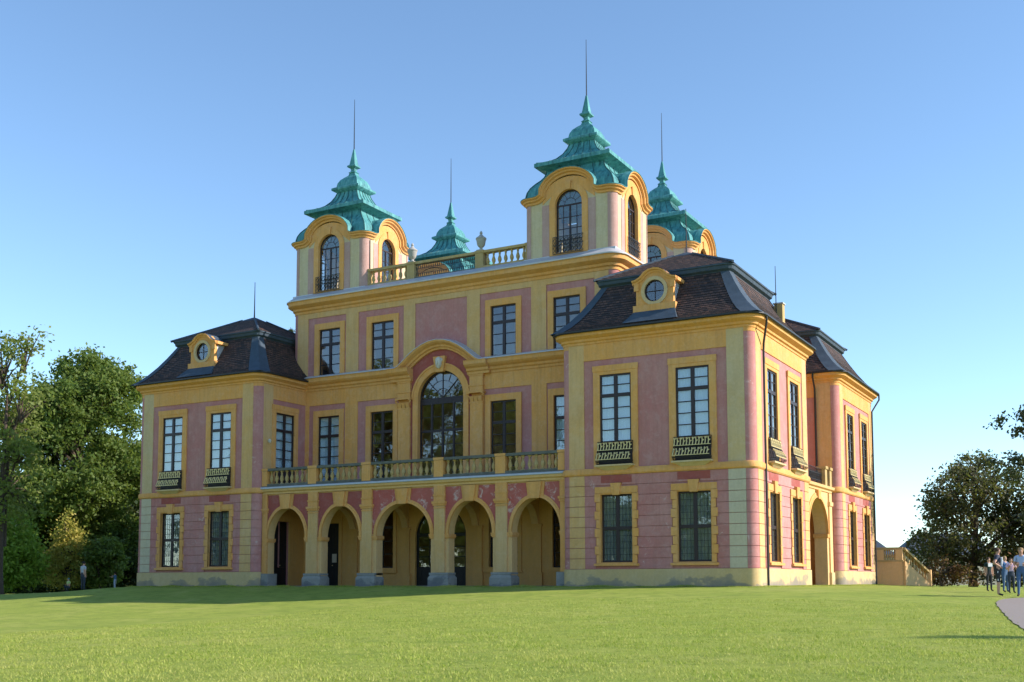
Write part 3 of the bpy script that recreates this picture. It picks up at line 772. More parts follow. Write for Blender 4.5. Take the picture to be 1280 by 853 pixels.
# rounded corners, side and rear walls, top cornice
for sx in (-1, 1):
    for cy, s2 in ((CY0+CR, -1), (CY1-CR, 1)):
        a0 = {(1, -1): -90, (1, 1): 0, (-1, 1): 90, (-1, -1): 180}[(sx, s2)]
        quarter(sx*(CX-CR), cy, CR+.01, a0, 12.0, TOP-.05).build('corner', 'pink', palace, smooth=40)
rs = Face(CX, CY0, math.pi/2); DY = CY1-CY0
rs.build('wall', MB().plate(rect(CR-.05, DY-CR+.05, .0, TOP+.4), [], .0, .45), 'yellow', palace)
Face(-CX, CY1, -math.pi/2).build('wall', MB().plate(rect(CR-.05, DY-CR+.05, .0, TOP+.4), [], .0, .45), 'yellow', palace)
Face(CX, CY1, math.pi).build('wall', MB().plate(rect(CR-.05, 2*CX-CR+.05, .0, TOP+.4), [], .0, .45), 'yellow', palace)
TC = [(-.3, TOP-.12), (.05, TOP-.12), (.06, TOP+.02), (.16, TOP+.08), (.18, TOP+.2), (.34, TOP+.28), (.46, TOP+.36), (.47, TOP+.55), (.53, TOP+.62), (-.3, TOP+.64)]
crr = rrect(-CX, CX, CY0, CY1, CR)
MB().sweep(crr, TC).build('cornice', 'yellow', palace, smooth=35)
MB().sweep(crr, [(-1.2, TOP+.6), (.56, TOP+.6), (.57, TOP+.66), (.05, TOP+1.02), (-1.2, TOP+1.12)]).build('ledge_flashing', 'zinc', palace, smooth=35)
MB().box(-CX+.5, CX-.5, CY0+.5, CY1-.5, TOP+.75, TOP+.95).build('roof_deck', 'zinc', palace)
for z in (5.2, 11.8): MB().box(-CX+.5, CX-.5, CY0+.5, CY1-.5, z, z+.2).build('floor_slab', 'soffit', palace)
MB().box(-9, 9, CY0+6, CY0+6.2, 0, 16.4).build('inner_wall', 'soffit', palace)

# ------------------------------------------------------------------ balusters
BAL = [(.075, 0), (.105, .015), (.105, .05), (.06, .075), (.055, .11), (.105, .22), (.115, .30), (.095, .39), (.055, .50), (.045, .56), (.075, .585), (.05, .61), (.06, .66), (.10, .69), (.10, .74)]
BALM = MB().lathe(BAL, n=8).mesh('baluster', 'stone', 50)
def balustrade(p0, p1, z, posts, n_per, rail='dark_stone', h=.74, ends=True, post_mat='yellow', urns=()):
    """straight balustrade from p0 to p1, posts at given distances along it; balustrade > post, baluster"""
    p0 = Vector(p0); p1 = Vector(p1); L = (p1-p0).length; d = (p1-p0)/L; ang = math.atan2(d.y, d.x)
    f = Face(p0.x, p0.y, ang)
    b = f.build('balustrade', MB().box(0, L, -.19, .19, z, z+.13).box(-.02, L+.02, -.2, .2, z+.13+h, z+.13+h+.14), rail, palace)
    zc = z+.13
    for c, wd in posts: MB().box(c-wd/2, c+wd/2, -.215, .215, z-.01, zc+h+.005).box(c-wd/2-.03, c+wd/2+.03, -.235, .235, zc+h+.02, zc+h+.15).build('post', post_mat, b)
    for (c0, w0), (c1, w1), n in zip(posts, posts[1:], n_per):
        a, e = c0+w0/2, c1-w1/2
        for i in range(n): link('baluster', BALM, b, (a+(e-a)*(i+.5)/n, 0, zc-.003))
    return b

# ------------------------------------------------------------------ front arcade, loggia and balcony
AY = .5; arc = Face(0, AY, 0); AW = .62
ARCH = [(-7.85, 1.365), (-4.1, 1.305), (0, 1.72), (4.1, 1.305), (7.85, 1.365)]
ZSP, RISE = 2.66, 1.69
arc.build('arcade_wall', MB().plate(rect(-9.58, 9.58, -.2, 5.15), [arch(c, hw, -.15, ZSP, RISE, 24) for c, hw in ARCH], .06, AW), 'soffit', palace)
for i, (c, hw) in enumerate(ARCH):
    # coloured spandrels either side of each keystone
    lim = [-9.25, -6.25, -2.62, 2.62, 6.25, 9.25]
    l, r = lim[i], lim[i+1]
    for sgn in (-1, 1):
        pts = [(c+sgn*(hw+.20)*math.cos(math.pi/2*k/10), ZSP+(RISE+.19)*math.sin(math.pi/2*k/10)) for k in range(10)]
        e = l if sgn < 0 else r
        poly = [(e, 5.08), (e, ZSP+.1)]+[(min(max(x, l), r), max(z, ZSP+.1)) for x, z in pts]+[(c+sgn*.24, ZSP+RISE+.17), (c+sgn*.40, 5.08)]
        arc.build('spandrel', MB().plate(poly, [], .035, .07), 'red_flaked' if i >= 2 else 'red', palace)
    n = 24
    path = [(c+(hw+.09)*math.cos(math.pi*k/n), ZSP+(RISE+.09)*math.sin(math.pi*k/n)) for k in range(n+1)]
    arc.build('archivolt', MB().mould(path, [(-.08, -.1), (-.01, -.1), (.0, -.03), (.03, -.02), (.04, .10), (-.08, .1)]), 'yellow', palace, smooth=30)
    arc.build('keystone', keystone_block(c, ZSP+RISE-.06, 5.1, .24, .38, -.10, .1), 'yellow', palace)
    arc.build('keystone', keystone_block(c, ZSP+RISE-.03, 5.1, .42, .52, -.015, .1), 'yellow', palace)
    for sgn in (-1, 1):
        x = c+sgn*hw; a, b = sorted((x-sgn*.07, x+sgn*.28))
        arc.build('impost', MB().box(a, b, -.02, AW+.04, ZSP-.16, ZSP-.06).box(a+.03, b-.03, -.0, AW+.02, ZSP-.22, ZSP-.16).box(a-.02, b+.0, -.04, AW+.05, ZSP-.06, ZSP), 'yellow', palace)
for x in (-5.94, -2.29, 2.29, 5.94):
    p = arc.build('pilaster', MB().box(x-.32, x+.32, -.06, .1, .7, 4.12), 'mid', palace)
    arc.build('capital', MB().box(x-.34, x+.34, -.09, .1, 3.98, 4.04).box(x-.37, x+.37, -.12, .1, 4.12, 4.22).box(x-.41, x+.41, -.16, .1, 4.22, 4.34).box(x-.33, x+.33, -.08, .1, 4.34, 4.62).box(x-.36, x+.36, -.11, .1, 4.62, 4.70).box(x-.33, x+.33, -.07, .1, 4.70, 5.14), 'yellow', palace)
    hw = .62
    arc.build('pier_base', MB().box(x-hw, x+hw, -.16, AW+.06, -.3, .42).hexa([(x-hw, -.16, .42), (x+hw, -.16, .42), (x+hw, AW+.06, .42), (x-hw, AW+.06, .42)], [(x-hw+.1, -.09, .58), (x+hw-.1, -.09, .58), (x+hw-.1, AW+.01, .58), (x-hw+.1, AW+.01, .58)]).box(x-hw+.05, x+hw-.05, -.12, AW+.03, .58, .69), 'stone_base', palace)
for sx in (-1, 1):
    x = sx*9.38
    arc.build('pilaster', MB().box(x-.17, x+.17, -.05, .1, .7, 4.1), 'yellow', palace)
    arc.build('capital', MB().box(x-.21, x+.21, -.1, .1, 4.1, 4.22).box(x-.25, x+.25, -.14, .1, 4.22, 4.34).box(x-.18, x+.18, -.07, .1, 4.34, 5.14), 'yellow', palace)
    arc.build('pier_base', MB().box(x-.35, x+.2, -.14, AW+.05, -.3, .69) if sx > 0 else MB().box(x-.2, x+.35, -.14, AW+.05, -.3, .69), 'stone_base', palace)
# balcony slab with moulded edge
arc.build('balcony_slab', MB().mould([(-9.56, 5.14), (9.56, 5.14)], [(-3.6, 0), (.06, 0), (.08, .1), (.2, .16), (.24, .27), (-3.6, .27)]), 'soffit', palace)
arc.build('balcony_edge', MB().mould([(-9.56, 5.41), (9.56, 5.41)], [(-3.6, .0), (.27, .0), (.30, .03), (.28, .10), (.12, .17), (-3.6, .17)]), 'zinc', palace)
balustrade((-9.5, AY+.05), (9.5, AY+.05), 5.57, [(.16, .36), (3.56, .56), (7.21, .56), (11.79, .56), (15.44, .56), (18.84, .36)], (8, 8, 11, 8, 8), 'dark_stone')
arc.build('kerb', MB().box(-9.52, 9.52, -.2, .3, 5.50, 5.585), 'dark_stone', palace)
# loggia interior
DL = [(-8.1, -6.95), (6.92, 8.1)]
lh = [arch(0, 1.65, .0, 2.75, 1.6, 20), rect(-8.1, -6.95, .0, 3.62), rect(6.92, 8.1, .95, 4.1), rect(-4.88, -3.12, 1.0, 4.28), rect(3.12, 4.88, 1.0, 4.28)]
ctr.build('wall', MB().plate(rect(-CX, CX, -.2, 5.3), lh, .0, .46), 'loggia', palace)
for sx in (-1, 1):
    for x in (sx*2.35, sx*5.94):
        ctr.build('pilaster', MB().box(x-.36, x+.36, -.12, .02, .7, 3.1), 'loggia', palace)
        ctr.build('pilaster_base', MB().box(x-.44, x+.44, -.18, .02, -.1, .7), 'loggia', palace)
        ctr.build('capital', MB().box(x-.42, x+.42, -.18, .02, 3.1, 3.24), 'loggia', palace)
    ctr.build('door_surround' if sx < 0 else 'window_surround', MB().plate(rect(min(sx*6.72, sx*8.33), max(sx*6.72, sx*8.33), -.05 if sx < 0 else .72, 4.0 if sx < 0 else 4.4), [rect(min(sx*6.95, sx*8.1), max(sx*6.95, sx*8.1), -.02 if sx < 0 else .95, 3.62 if sx < 0 else 4.1)], -.06, .02), 'loggia', palace)
    ctr.build('window_surround', MB().plate(rect(sx*4-1.1, sx*4+1.1, .8, 4.5), [rect(sx*4-.88, sx*4+.88, 1.0, 4.28)], -.06, .02), 'loggia', palace)
    window(ctr, sx*4, 1.0, 1.76, 3.28, 2, (1, 3), .3, y=.12)
    ctr.build('sill', MB().box(sx*4-1.15, sx*4+1.15, -.12, .03, .72, .80), 'loggia', palace)
window(ctr, 7.51, .95, 1.18, 3.15, 2, (1, 3), .3, y=.12)
def panel_door(face, s, w, h, y, name='door', glazed=False):
    d = face.build(name, MB().box(-w/2, w/2, 0, .07, 0, h), 'door', palace, s, y, .0)
    for x in (-w/4, w/4):
        for za, zb in ((.2, 1.1), (1.25, h*.62), (h*.66, h-.2)):
            MB().plate(rect(x-w/4+.09, x+w/4-.09, za, zb), [rect(x-w/4+.14, x+w/4-.14, za+.05, zb-.05)], -.015, .01).build('door_panel', 'door', d)
    MB().lathe([(.02, 0), (.035, .03), (.02, .06)], (.06, -.05, 1.15), 8).build('handle', 'gold', d)
    return d
d = panel_door(ctr, -7.525, 1.13, 3.6, .1)
MB().box(.02, .34, -.03, -.012, 1.35, 1.85).build('notice', 'paper', d)
lf = Face(-PX, 0, math.pi/2)
panel_door(lf, 2.07, 1.33, 3.68, .16)
lf.build('door_surround', MB().plate(rect(1.12, 3.05, -.05, 4.05), [rect(1.4, 2.75, -.02, 3.7)], -.06, .04), 'loggia', palace)
lf.build('wall_facing', MB().plate(rect(.95, 4.2, -.1, 5.2), [rect(1.38, 2.77, -.05, 3.72)], -.012, .028), 'loggia', palace)
Face(PX, PW, -math.pi/2).build('wall_facing', MB().plate(rect(PW-4.2, PW-.95, -.1, 5.2), [], -.012, .028), 'loggia', palace)
def hall_door():
    mb = MB().plate(arch(0, 1.66, .0, 2.75, 1.61, 24), [rect(-1.52, -.06, 1.05, 2.72), rect(.06, 1.52, 1.05, 2.72), [(1.5*math.cos(math.pi*i/20), 2.9+1.3*math.sin(math.pi*i/20)) for i in range(21)]], .14, .22)
    for x in (-.79, .79): mb.box(x-.02, x+.02, .15, .2, 1.05, 2.72)
    for z in (1.6, 2.15): mb.box(-1.5, 1.5, .151, .199, z-.02, z+.02)
    for x in (-.75, 0, .75): mb.box(x-.022, x+.022, .15, .2, 2.88, 2.9+1.3*math.sqrt(max(0, 1-(x/1.5)**2)))
    d = ctr.build('glazed_door', mb, 'door', palace)
    for sx in (-1, 1):
        for q in (0, 1):
            for z0, z1 in ((1.05, 1.6), (1.6, 2.15), (2.15, 2.72)): pane_obj(d, sx*(.06+.365+.73*q), (z0+z1)/2, .73, z1-z0, .175)
        MB().plate(rect(min(sx*.2, sx*1.4), max(sx*.2, sx*1.4), .2, .9), [rect(min(sx*.28, sx*1.32), max(sx*.28, sx*1.32), .28, .82)], .125, .145).build('door_panel', 'door', d)
    MB().plate([(1.5*math.cos(math.pi*i/20), 2.9+1.3*math.sin(math.pi*i/20)) for i in range(21)], [], .176, .182).build('pane', 'glass', d)
    MB().lathe([(.02, 0), (.03, .03), (.02, .06)], (-.05, .1, 1.3), 8).build('handle', 'gold', d)
hall_door()
MB().box(-9.54, 9.54, AY-.4, CY0+.02, -.3, .015).build('loggia_floor', 'paving', palace)
MB().box(-9.5, 9.5, AY+AW, CY0+.01, 5.0, 5.12).build('loggia_ceiling', 'soffit', palace)
for x in (-5.94, -2.29, 2.29, 5.94):
    f = Face(x+.2, AY+AW-.02, math.pi/2); L = CY0-AY-AW+.03
    f.build('cross_arch', MB().plate([(0, 3.0), (.1, 3.0)]+[(L/2-(L/2-.1)*math.cos(math.pi*i/14), 3.0+1.4*math.sin(math.pi*i/14)) for i in range(1, 14)]+[(L-.1, 3.0), (L, 3.0), (L, 5.05), (0, 5.05)], [], 0, .4), 'soffit', palace)

# ------------------------------------------------------------------ side arcade between the right-hand pavilions
SX = 18.5; sa = Face(SX, 0, math.pi/2); c0 = (PW+BY)/2
hw = 2.08; zsp, rs_ = 2.82, 1.90
sa.build('arcade_wall', MB().plate(rect(PW-.02, BY+.02, -.2, 5.15), [arch(c0, hw, -.15, zsp, rs_, 24)], .0, .7), 'soffit', palace)
n = 24
sa.build('archivolt', MB().mould([(c0+(hw+.12)*math.cos(math.pi*k/n), zsp+(rs_+.12)*math.sin(math.pi*k/n)) for k in range(n+1)], [(-.05, -.13), (.05, -.13), (.06, .02), (.10, .05), (.10, .13), (-.05, .13)]), 'yellow', palace, smooth=30)
sa.build('keystone', keystone_block(c0, zsp+rs_-.08, 5.12, .2, .3, -.16, .05), 'yellow', palace)
for sgn in (-1, 1):
    x = c0+sgn*hw; a, b = sorted((x-sgn*.08, x+sgn*.34))
    sa.build('impost', MB().box(a, b, -.06, .76, zsp-.2, zsp), 'yellow', palace)
    x = c0+sgn*2.75
    sa.build('pilaster', MB().box(x-.3, x+.3, -.08, .05, .7, 5.1), 'soffit', palace)
    sa.build('capital', MB().box(x-.36, x+.36, -.14, .05, 4.4, 4.62), 'soffit', palace)
    sa.build('pier_base', MB().box(x-.36, x+.36, -.14, .06, -.3, .7), 'plinth', palace)
sa.build('balcony_slab', MB().mould([(PW-.01, 5.14), (BY+.01, 5.14)], [(-2.4, 0), (.06, 0), (.08, .1), (.2, .16), (.24, .3), (-2.4, .3)]), 'soffit', palace)
for s_ in (PW+.45, BY-1.5, BY-.45):
    sa.build('balcony_post', MB().box(s_-.22, s_+.22, -.1, .3, 5.44, 6.4).box(s_-.28, s_+.28, -.16, .36, 6.4, 6.55), 'stone', palace)
def railing(L, h):
    mb = MB(); n = max(4, int(L/.14))
    for i in range(n+1): x = L*i/n; mb.box(x-.008, x+.008, -.008, .008, 0, h)
    for z in (.04, h*.3, h*.7, h-.01): mb.box(0, L, -.012, .012, z-.012, z+.012)
    for i in range(n):
        x0, x1 = L*i/n, L*(i+1)/n
        mb.tube([(x0, 0, .06), ((x0+x1)/2, 0, h*.5), (x0, 0, h-.06)], .008, 4); mb.tube([(x1, 0, .06), ((x0+x1)/2, 0, h*.5), (x1, 0, h-.06)], .008, 4)
    return mb
sa.put('iron_railing', railing(BY-1.5-.22-(PW+.67), .95).mesh('iron_railing', 'iron'), palace, PW+.67, .1, 5.44)
sa.put('iron_railing', railing(.6, .95).mesh('iron_railing', 'iron'), palace, BY-1.27, .1, 5.44)
MB().box(CX-.1, SX-.1, PW-.02, BY+.02, -.3, .012).build('passage_floor', 'paving', palace)
MB().box(CX+.01, SX-.65, PW-.02, BY+.02, 5.0, 5.12).build('passage_ceiling', 'soffit', palace)
Face(PX, BY, 0).build('wall_facing', MB().plate(rect(.5, PW-.9, -.1, 5.2), [], -.012, .028), 'yellow', palace)

# ------------------------------------------------------------------ corner towers
TXC, TYC = 7.97, 6.47; THX, THY = 2.66, 2.35
def tower(tx, ty, lean=0.):
    t0 = TOP+.9
    F = [(Face(tx-THX, ty-THY, 0), 2*THX), (Face(tx+THX, ty-THY, math.pi/2), 2*THY), (Face(tx+THX, ty+THY, math.pi), 2*THX), (Face(tx-THX, ty+THY, -math.pi/2), 2*THY)]
    root = link('tower', None, palace)
    ZE = 20.42                        # underside of the cornice at the corners
    for fi, (f, L) in enumerate(F):
        c = L/2; ww = .79 if L > 5 else .70; hwp = 1.56 if L > 5 else 1.36
        zs = 20.16
        arcp = [(c+hwp*math.cos(math.pi*i/16), ZE+.02+1.22*math.sin(math.pi*i/16)) for i in range(17)]
        hole = arch(c, ww+.04, 17.55, zs, ww+.04, 16)
        f.build('tower_wall', MB().plate([(CR-.05, t0), (L-CR+.05, t0), (L-CR+.05, ZE+.1)]+[(c+hwp, ZE+.1)]+[q for q in arcp if q[1] > ZE+.12]+[(c-hwp, ZE+.1), (CR-.05, ZE+.1)], [hole], .02, .4), 'tower_wall', root)
        if fi == 2: continue
        f.build('tower_strip', MB().plate(rect(c-ww-.78, c-ww-.36, t0, ZE-.15), [], -.005, .05), 'tower_pink', root)
        f.build('tower_strip', MB().plate(rect(c+ww+.36, c+ww+.78, t0, ZE-.15), [], -.005, .05), 'tower_pink', root)
        f.build('window_surround', MB().plate(arch(c, ww+.34, t0, zs, ww+.34, 20), [arch(c, ww, 17.58, zs, ww, 20)], -.03, .30), 'yellow', root)
        f.build('tympanum', MB().plate(arcp, [arch(c, ww+.30, ZE+.03, ZE+.04, ww+.30-.24, 12)] if 0 else [], -.0, .03) if 0 else MB().plate([(c+(ww+.33)*math.cos(math.pi*i/16), zs+(ww+.33)*math.sin(math.pi*i/16)) for i in range(3, 14)]+[(c-hwp+.02, ZE-.1)]+list(reversed([q for q in arcp if q[1] > ZE+.12]))+[(c+hwp-.02, ZE-.1)], [], .0, .03), 'yellow', root)
        f.build('keystone', keystone_block(c, zs+ww-.02, zs+ww+.42, .12, .18, -.08, .03), 'yellow', root)
        z2 = ZE+.24
        path = [(-.30, z2), (c-hwp-.42, z2), (c-hwp-.2, z2+.03), (c-hwp-.02, z2+.14)]
        path += [(c-(hwp+.10)*math.cos(math.pi*i/18), z2+.0+1.32*math.sin(math.pi*i/18)) for i in range(2, 17)]
        path += [(c+hwp+.02, z2+.14), (c+hwp+.2, z2+.03), (c+hwp+.42, z2), (L+.30, z2)]
        # rounded plan corner is covered by its own piece; clip the straight ends
        path[0] = (CR, z2); path[-1] = (L-CR, z2)
        f.build('tower_cornice', MB().mould(path, [(-.04, -.26), (.06, -.26), (.08, -.16), (.2, -.12), (.22, -.04), (.32, -.0), (.33, .06), (-.04, .06)]), 'yellow', root, smooth=30)
        f.build('cornice_flashing', MB().mould(path, [(-.04, .062), (.36, .062), (.36, .09), (-.04, .12)]), 'copper', root, smooth=30)
        # copper barrel running back from the pediment into the roof
        vs = []; fs = []; pp = path[2:-2]; k = len(pp)
        for y in (-.3, 1.6):
            for a, b in pp: vs.append((a, y, b+.105))
        fs = [(i, i+1, i+1+k, i+k) for i in range(k-1)]
        b_ = MB(); b_.add(vs, fs); f.build('eyebrow_roof', b_, 'copper', root, smooth=50)
        if 1:
            w = 2*ww; h0 = 17.58; y = .17
            mb = MB(); fr = .07
            mb.plate(arch(c, ww+.012, h0, zs, ww+.012, 20), [rect(c-ww+fr, c+ww-fr, h0+fr, zs-.05), [(c+(ww-fr)*math.cos(math.pi*i/20), zs+.03+(ww-fr-.03)*math.sin(math.pi*i/20)) for i in range(21)]], y, y+.07)
            mb.box(c-.045, c+.045, y-.01, y+.06, h0+fr, zs-.04)
            for q in (-1, 1): mb.box(c+q*ww*.5-.016, c+q*ww*.5+.016, y+.01, y+.05, h0+fr, zs-.04)
            zz = [h0+fr+(zs-.05-h0-fr)*i/4 for i in range(5)]
            for z in zz[1:-1]: mb.box(c-ww+fr, c+ww-fr, y+.011, y+.049, z-.016, z+.016)
            for ang in (30, 60, 90, 120, 150):
                a = R(ang); mb.tube([(c+.3*math.cos(a), y+.03, zs+.03+.3*math.sin(a)), (c+(ww-.06)*math.cos(a), y+.03, zs+.03+(ww-.06)*math.sin(a))], .014, 4)
            mb.tube([(c+.34*math.cos(math.pi*i/12), y+.03, zs+.03+.34*math.sin(math.pi*i/12)) for i in range(13)], .014, 4)
            wo = f.build('window', mb, 'frame', root)
            xs = [c-ww+fr, c-ww*.5, c-.03, c+.03, c+ww*.5, c+ww-fr]
            MB().plate(arch(c, ww-.04, h0+.04, zs, ww-.04, 20), [], y+.03, y+.036).mesh
            link('pane', MB().plate(arch(c, ww-.04, h0+.04, zs, ww-.04, 20), [], y+.03, y+.036).mesh('pane', 'glass'), wo)
        gr = MB(); gw = ww+.1
        for i in range(8):
            x0, x1 = c-gw+2*gw*i/8, c-gw+2*gw*(i+1)/8; xm = (x0+x1)/2
            gr.box(x0-.009, x0+.009, -.115, -.097, 17.5, 18.4)
            for za, zb in ((17.54, 17.95), (17.95, 18.36)):
                gr.tube([(x0, -.11, za), (xm+.03, -.11, (za+zb)/2-.03), (x1-.02, -.11, (za+zb)/2+.06), (xm, -.11, zb), (x0, -.11, (za+zb)/2)], .014, 4)
                gr.tube([(x1, -.11, za), (xm-.03, -.11, (za+zb)/2-.03), (x0+.02, -.11, (za+zb)/2+.1), (x1, -.11, zb)], .012, 4)
        for z in (17.5, 17.95, 18.4): gr.box(c-gw, c+gw, -.12, -.09, z-.015, z+.015)
        f.build('window_grille', gr, 'iron', root)
    for qx, qy, a0 in ((THX-CR, -THY+CR, -90), (THX-CR, THY-CR, 0), (-THX+CR, THY-CR, 90), (-THX+CR, -THY+CR, 180)):
        quarter(tx+qx, ty+qy, CR+.01, a0, t0, ZE-.02).build('corner', 'tower_pink', root, smooth=40)
        mbq = MB(); r_ = [(tx+qx+CR*math.cos(R(a0+15*i)), ty+qy+CR*math.sin(R(a0+15*i)), math.cos(R(a0+15*i)), math.sin(R(a0+15*i))) for i in range(7)]
        mbq.sweep(r_, [(-.2, ZE-.02), (.06, ZE-.02), (.08, ZE+.08), (.2, ZE+.12), (.22, ZE+.2), (.32, ZE+.24), (.33, ZE+.30), (-.2, ZE+.30)], closed=False)
        mbq.build('tower_cornice', 'yellow', root, smooth=35)
        MB().sweep(r_, [(-.39, ZE+.302), (.36, ZE+.302), (.36, ZE+.33), (-.39, ZE+.42)], closed=False).build('corner_flashing', 'copper', root)
    MB().box(tx-THX-.03, tx+THX+.03, ty-THY-.03, ty+THY+.03, TOP+.92, TOP+1.06).build('tower_base', 'zinc', root)
    kx, ky = 1.065, .955
    e = ZE+.27
    prof = [(2.44, e-.1), (2.44, e+.06), (2.42, e+.25), (2.37, e+.48), (2.25, e+.74), (2.05, e+1.0), (1.84, e+1.22), (1.70, e+1.42), (1.62, e+1.62), (1.58, 22.60)]
    roof = MB().square_lathe([(2.385, 20.99)]+[q for q in prof if q[1] > 21.0], (tx, ty), kx, ky).build('tower_roof', 'copper', root, smooth=28)
    for a, b in ((-1, -1), (1, -1), (1, 1), (-1, 1)):
        lo = [(tx+a*q*kx, ty+b*r*ky) for q, r in ((1.42, 1.30), (2.44, 1.30), (2.44, 2.44), (1.42, 2.44))]; hi = [(tx+a*q*kx, ty+b*r*ky) for q, r in ((1.42, 1.30), (2.39, 1.30), (2.39, 2.39), (1.42, 2.39))]
        MB().hexa([(x, y, ZE+.29) for x, y in lo], [(x, y, 20.992) for x, y in hi]).build('roof_corner', 'copper', root)
    MB().square_lathe([(1.56, 22.42), (1.66, 22.48), (1.98, 22.60), (2.10, 22.64), (2.10, 22.84), (2.02, 22.88), (1.58, 22.99), (1.22, 23.22), (.96, 23.52), (.78, 23.86), (.68, 24.16)], (tx, ty), kx, ky).build('roof_stage', 'copper', root, smooth=28)
    MB().square_lathe([(.64, 24.05), (.72, 24.12), (.94, 24.24), (.96, 24.27), (.96, 24.38), (.90, 24.42), (.74, 24.50), (.70, 24.72), (.58, 24.96), (.38, 25.16), (.24, 25.28), (.17, 25.5)], (tx, ty), kx, ky).build('roof_stage', 'copper', root, smooth=28)
    MB().square_lathe([(.19, 25.42), (.24, 25.46), (.13, 25.58), (.14, 25.72), (.30, 25.82), (.30, 25.90), (.20, 25.98), (.13, 26.4), (.04, 26.98)], (tx, ty)).build('finial', 'copper', root)
    MB().tube([(tx, ty, 26.8), (tx, ty, 28.4), (tx, ty, 30.2)], [.035, .026, .014], 6).build('lightning_rod', 'iron', root)
    # standing seams
    sm = MB()
    for side in range(4):
        for t in (-.62, -.2, .2, .62):
            def pts(pr, off):
                o = []
                for r, z in pr:
                    x, y = (t*r*kx, -(r+off)*ky) if side % 2 == 0 else ((r+off)*kx, t*r*ky)
                    if side in (2, 3): x, y = -x, -y
                    o.append((tx+x, ty+y, z+off*.3))
                return o
            sm.tube(pts(prof[2:], .01), .022, 4)
            sm.tube(pts([(2.02, 22.88), (1.58, 22.99), (1.22, 23.22), (.96, 23.52), (.78, 23.86), (.68, 24.16)], .01), .02, 4)
    for a, b in ((-1, -1), (1, -1), (1, 1), (-1, 1)):
        sm.tube([(tx+a*r*kx, ty+b*r*ky, z+.01) for r, z in prof[1:]], .035, 5)
        sm.tube([(tx+a*r*kx, ty+b*r*ky, z+.01) for r, z in [(2.02, 22.88), (1.58, 22.99), (1.22, 23.22), (.96, 23.52), (.78, 23.86), (.68, 24.16)]], .03, 5)
    sm.build('standing_seams', 'copper_seam', root)
    return root
for x, y in ((-TXC, TYC), (TXC, TYC), (-TXC, 17.75), (TXC, 17.75)): tower(x, y)
# roof balustrade between the front towers with iron middle and urns
zb_ = TOP+1.1
yb = 4.62
balustrade((-TXC+THX, yb), (-2.05, yb), zb_, [(.05, .1), (3.02, .5)], (7,), 'stone', post_mat='stone')
balustrade((2.05, yb), (TXC-THX, yb), zb_, [(.24, .5), (3.21, .1)], (7,), 'stone', post_mat='stone')
MB().box(-2.06, 2.06, yb-.18, yb+.18, zb_+.87, zb_+1.01).build('coping', 'stone', palace)
MB().box(-2.06, 2.06, yb-.18, yb+.18, zb_, zb_+.1).build('coping', 'dark_stone', palace)
link('iron_railing', railing(4.06, .76).mesh('iron_railing', 'iron'), palace, (-2.03, yb, zb_+.1))
URN = MB().box(-.2, .2, -.2, .2, 0, .07).lathe([(.16, .07), (.09, .13), (.08, .2), (.16, .27), (.22, .36), (.26, .6), (.29, .68), (.31, .71), (.29, .76), (.2, .82), (.12, .9), (.07, .97), (.06, 1.0), (.09, 1.04), (.07, 1.1), (.01, 1.18)], n=12).mesh('urn', 'urn_stone', 50)
for x in (-2.3, 2.3): link('urn', URN, palace, (x, yb, zb_+1.02))
# ------------------------------------------------------------------ downpipes, lamps and conductors
def pipe(pts, r=.055, name='downpipe'): MB().tube(pts, r, 8).build(name, 'gutter', palace, smooth=50)
pipe([(19.48, .62, 12.0), (19.48, .62, 11.75), (19.12, 1.32, 10.95), (19.10, 1.35, 10.6), (19.10, 1.35, 0)])
pipe([(19.5, BY+9.2, 12.0), (19.5, BY+9.2, 11.7), (19.12, BY+8.75, 10.9), (19.10, BY+8.75, 0)])
pipe([(17.74, BY-.5, 12.0), (17.74, BY-.5, 11.8), (17.74, BY-.1, 11.2), (17.74, BY-.1, 5.5)])
pipe([(-TXC+THX+.02, TYC-THY+.45, 20.3), (-TXC+THX+.04, TYC-THY+.45, 17.6)], .04)
lp = MB().lathe([(.02, 0), (.07, .05), (.09, .16), (.03, .24)], (0, -.14, 0), 8).box(-.02, .02, -.14, 0, .1, .14)
lf.build('wall_lamp', lp, 'white_stone', palace, .78, -.02, 8.1)
# conductor rail over the right-hand roofs
pts = [(14.28, 4.9, 16.6), (15.2, 8.2, 15.2), (14.6, 12., 14.2), (14.3, BY+1.4, 15.4), (14.28, BY+4.6, 16.75)]
MB().tube(pts, .02, 5).build('conductor_cable', 'iron', palace)
MB().tube([(14.28-.6, 4.73, 16.6), (14.28-2.2, 5.2, 15.9), (-8+20, 6, 15.6)], .015, 4).build('conductor_cable', 'iron', palace)
mb = MB().tube([(14.28+.2, BY+2.2, 16.2), (14.3, BY+3.2, 17.0), (14.3, BY+4.7, 17.1), (14.3, BY+4.9, 16.7)], .02, 5)
mb.build('conductor_rail', 'iron', palace)
ch = MB().box(17.98, 18.40, 7.2, 7.62, 12.9, 14.16).build('chimney', 'stone', palace)
MB().box(17.93, 18.45, 7.15, 7.67, 14.16, 14.22).build('chimney_cap', 'zinc', ch)
MB().tube([(18.1, 7.15, 13.4), (18.1, 7.12, 16.1)], [.03, .015], 5).build('lightning_rod', 'iron', ch)

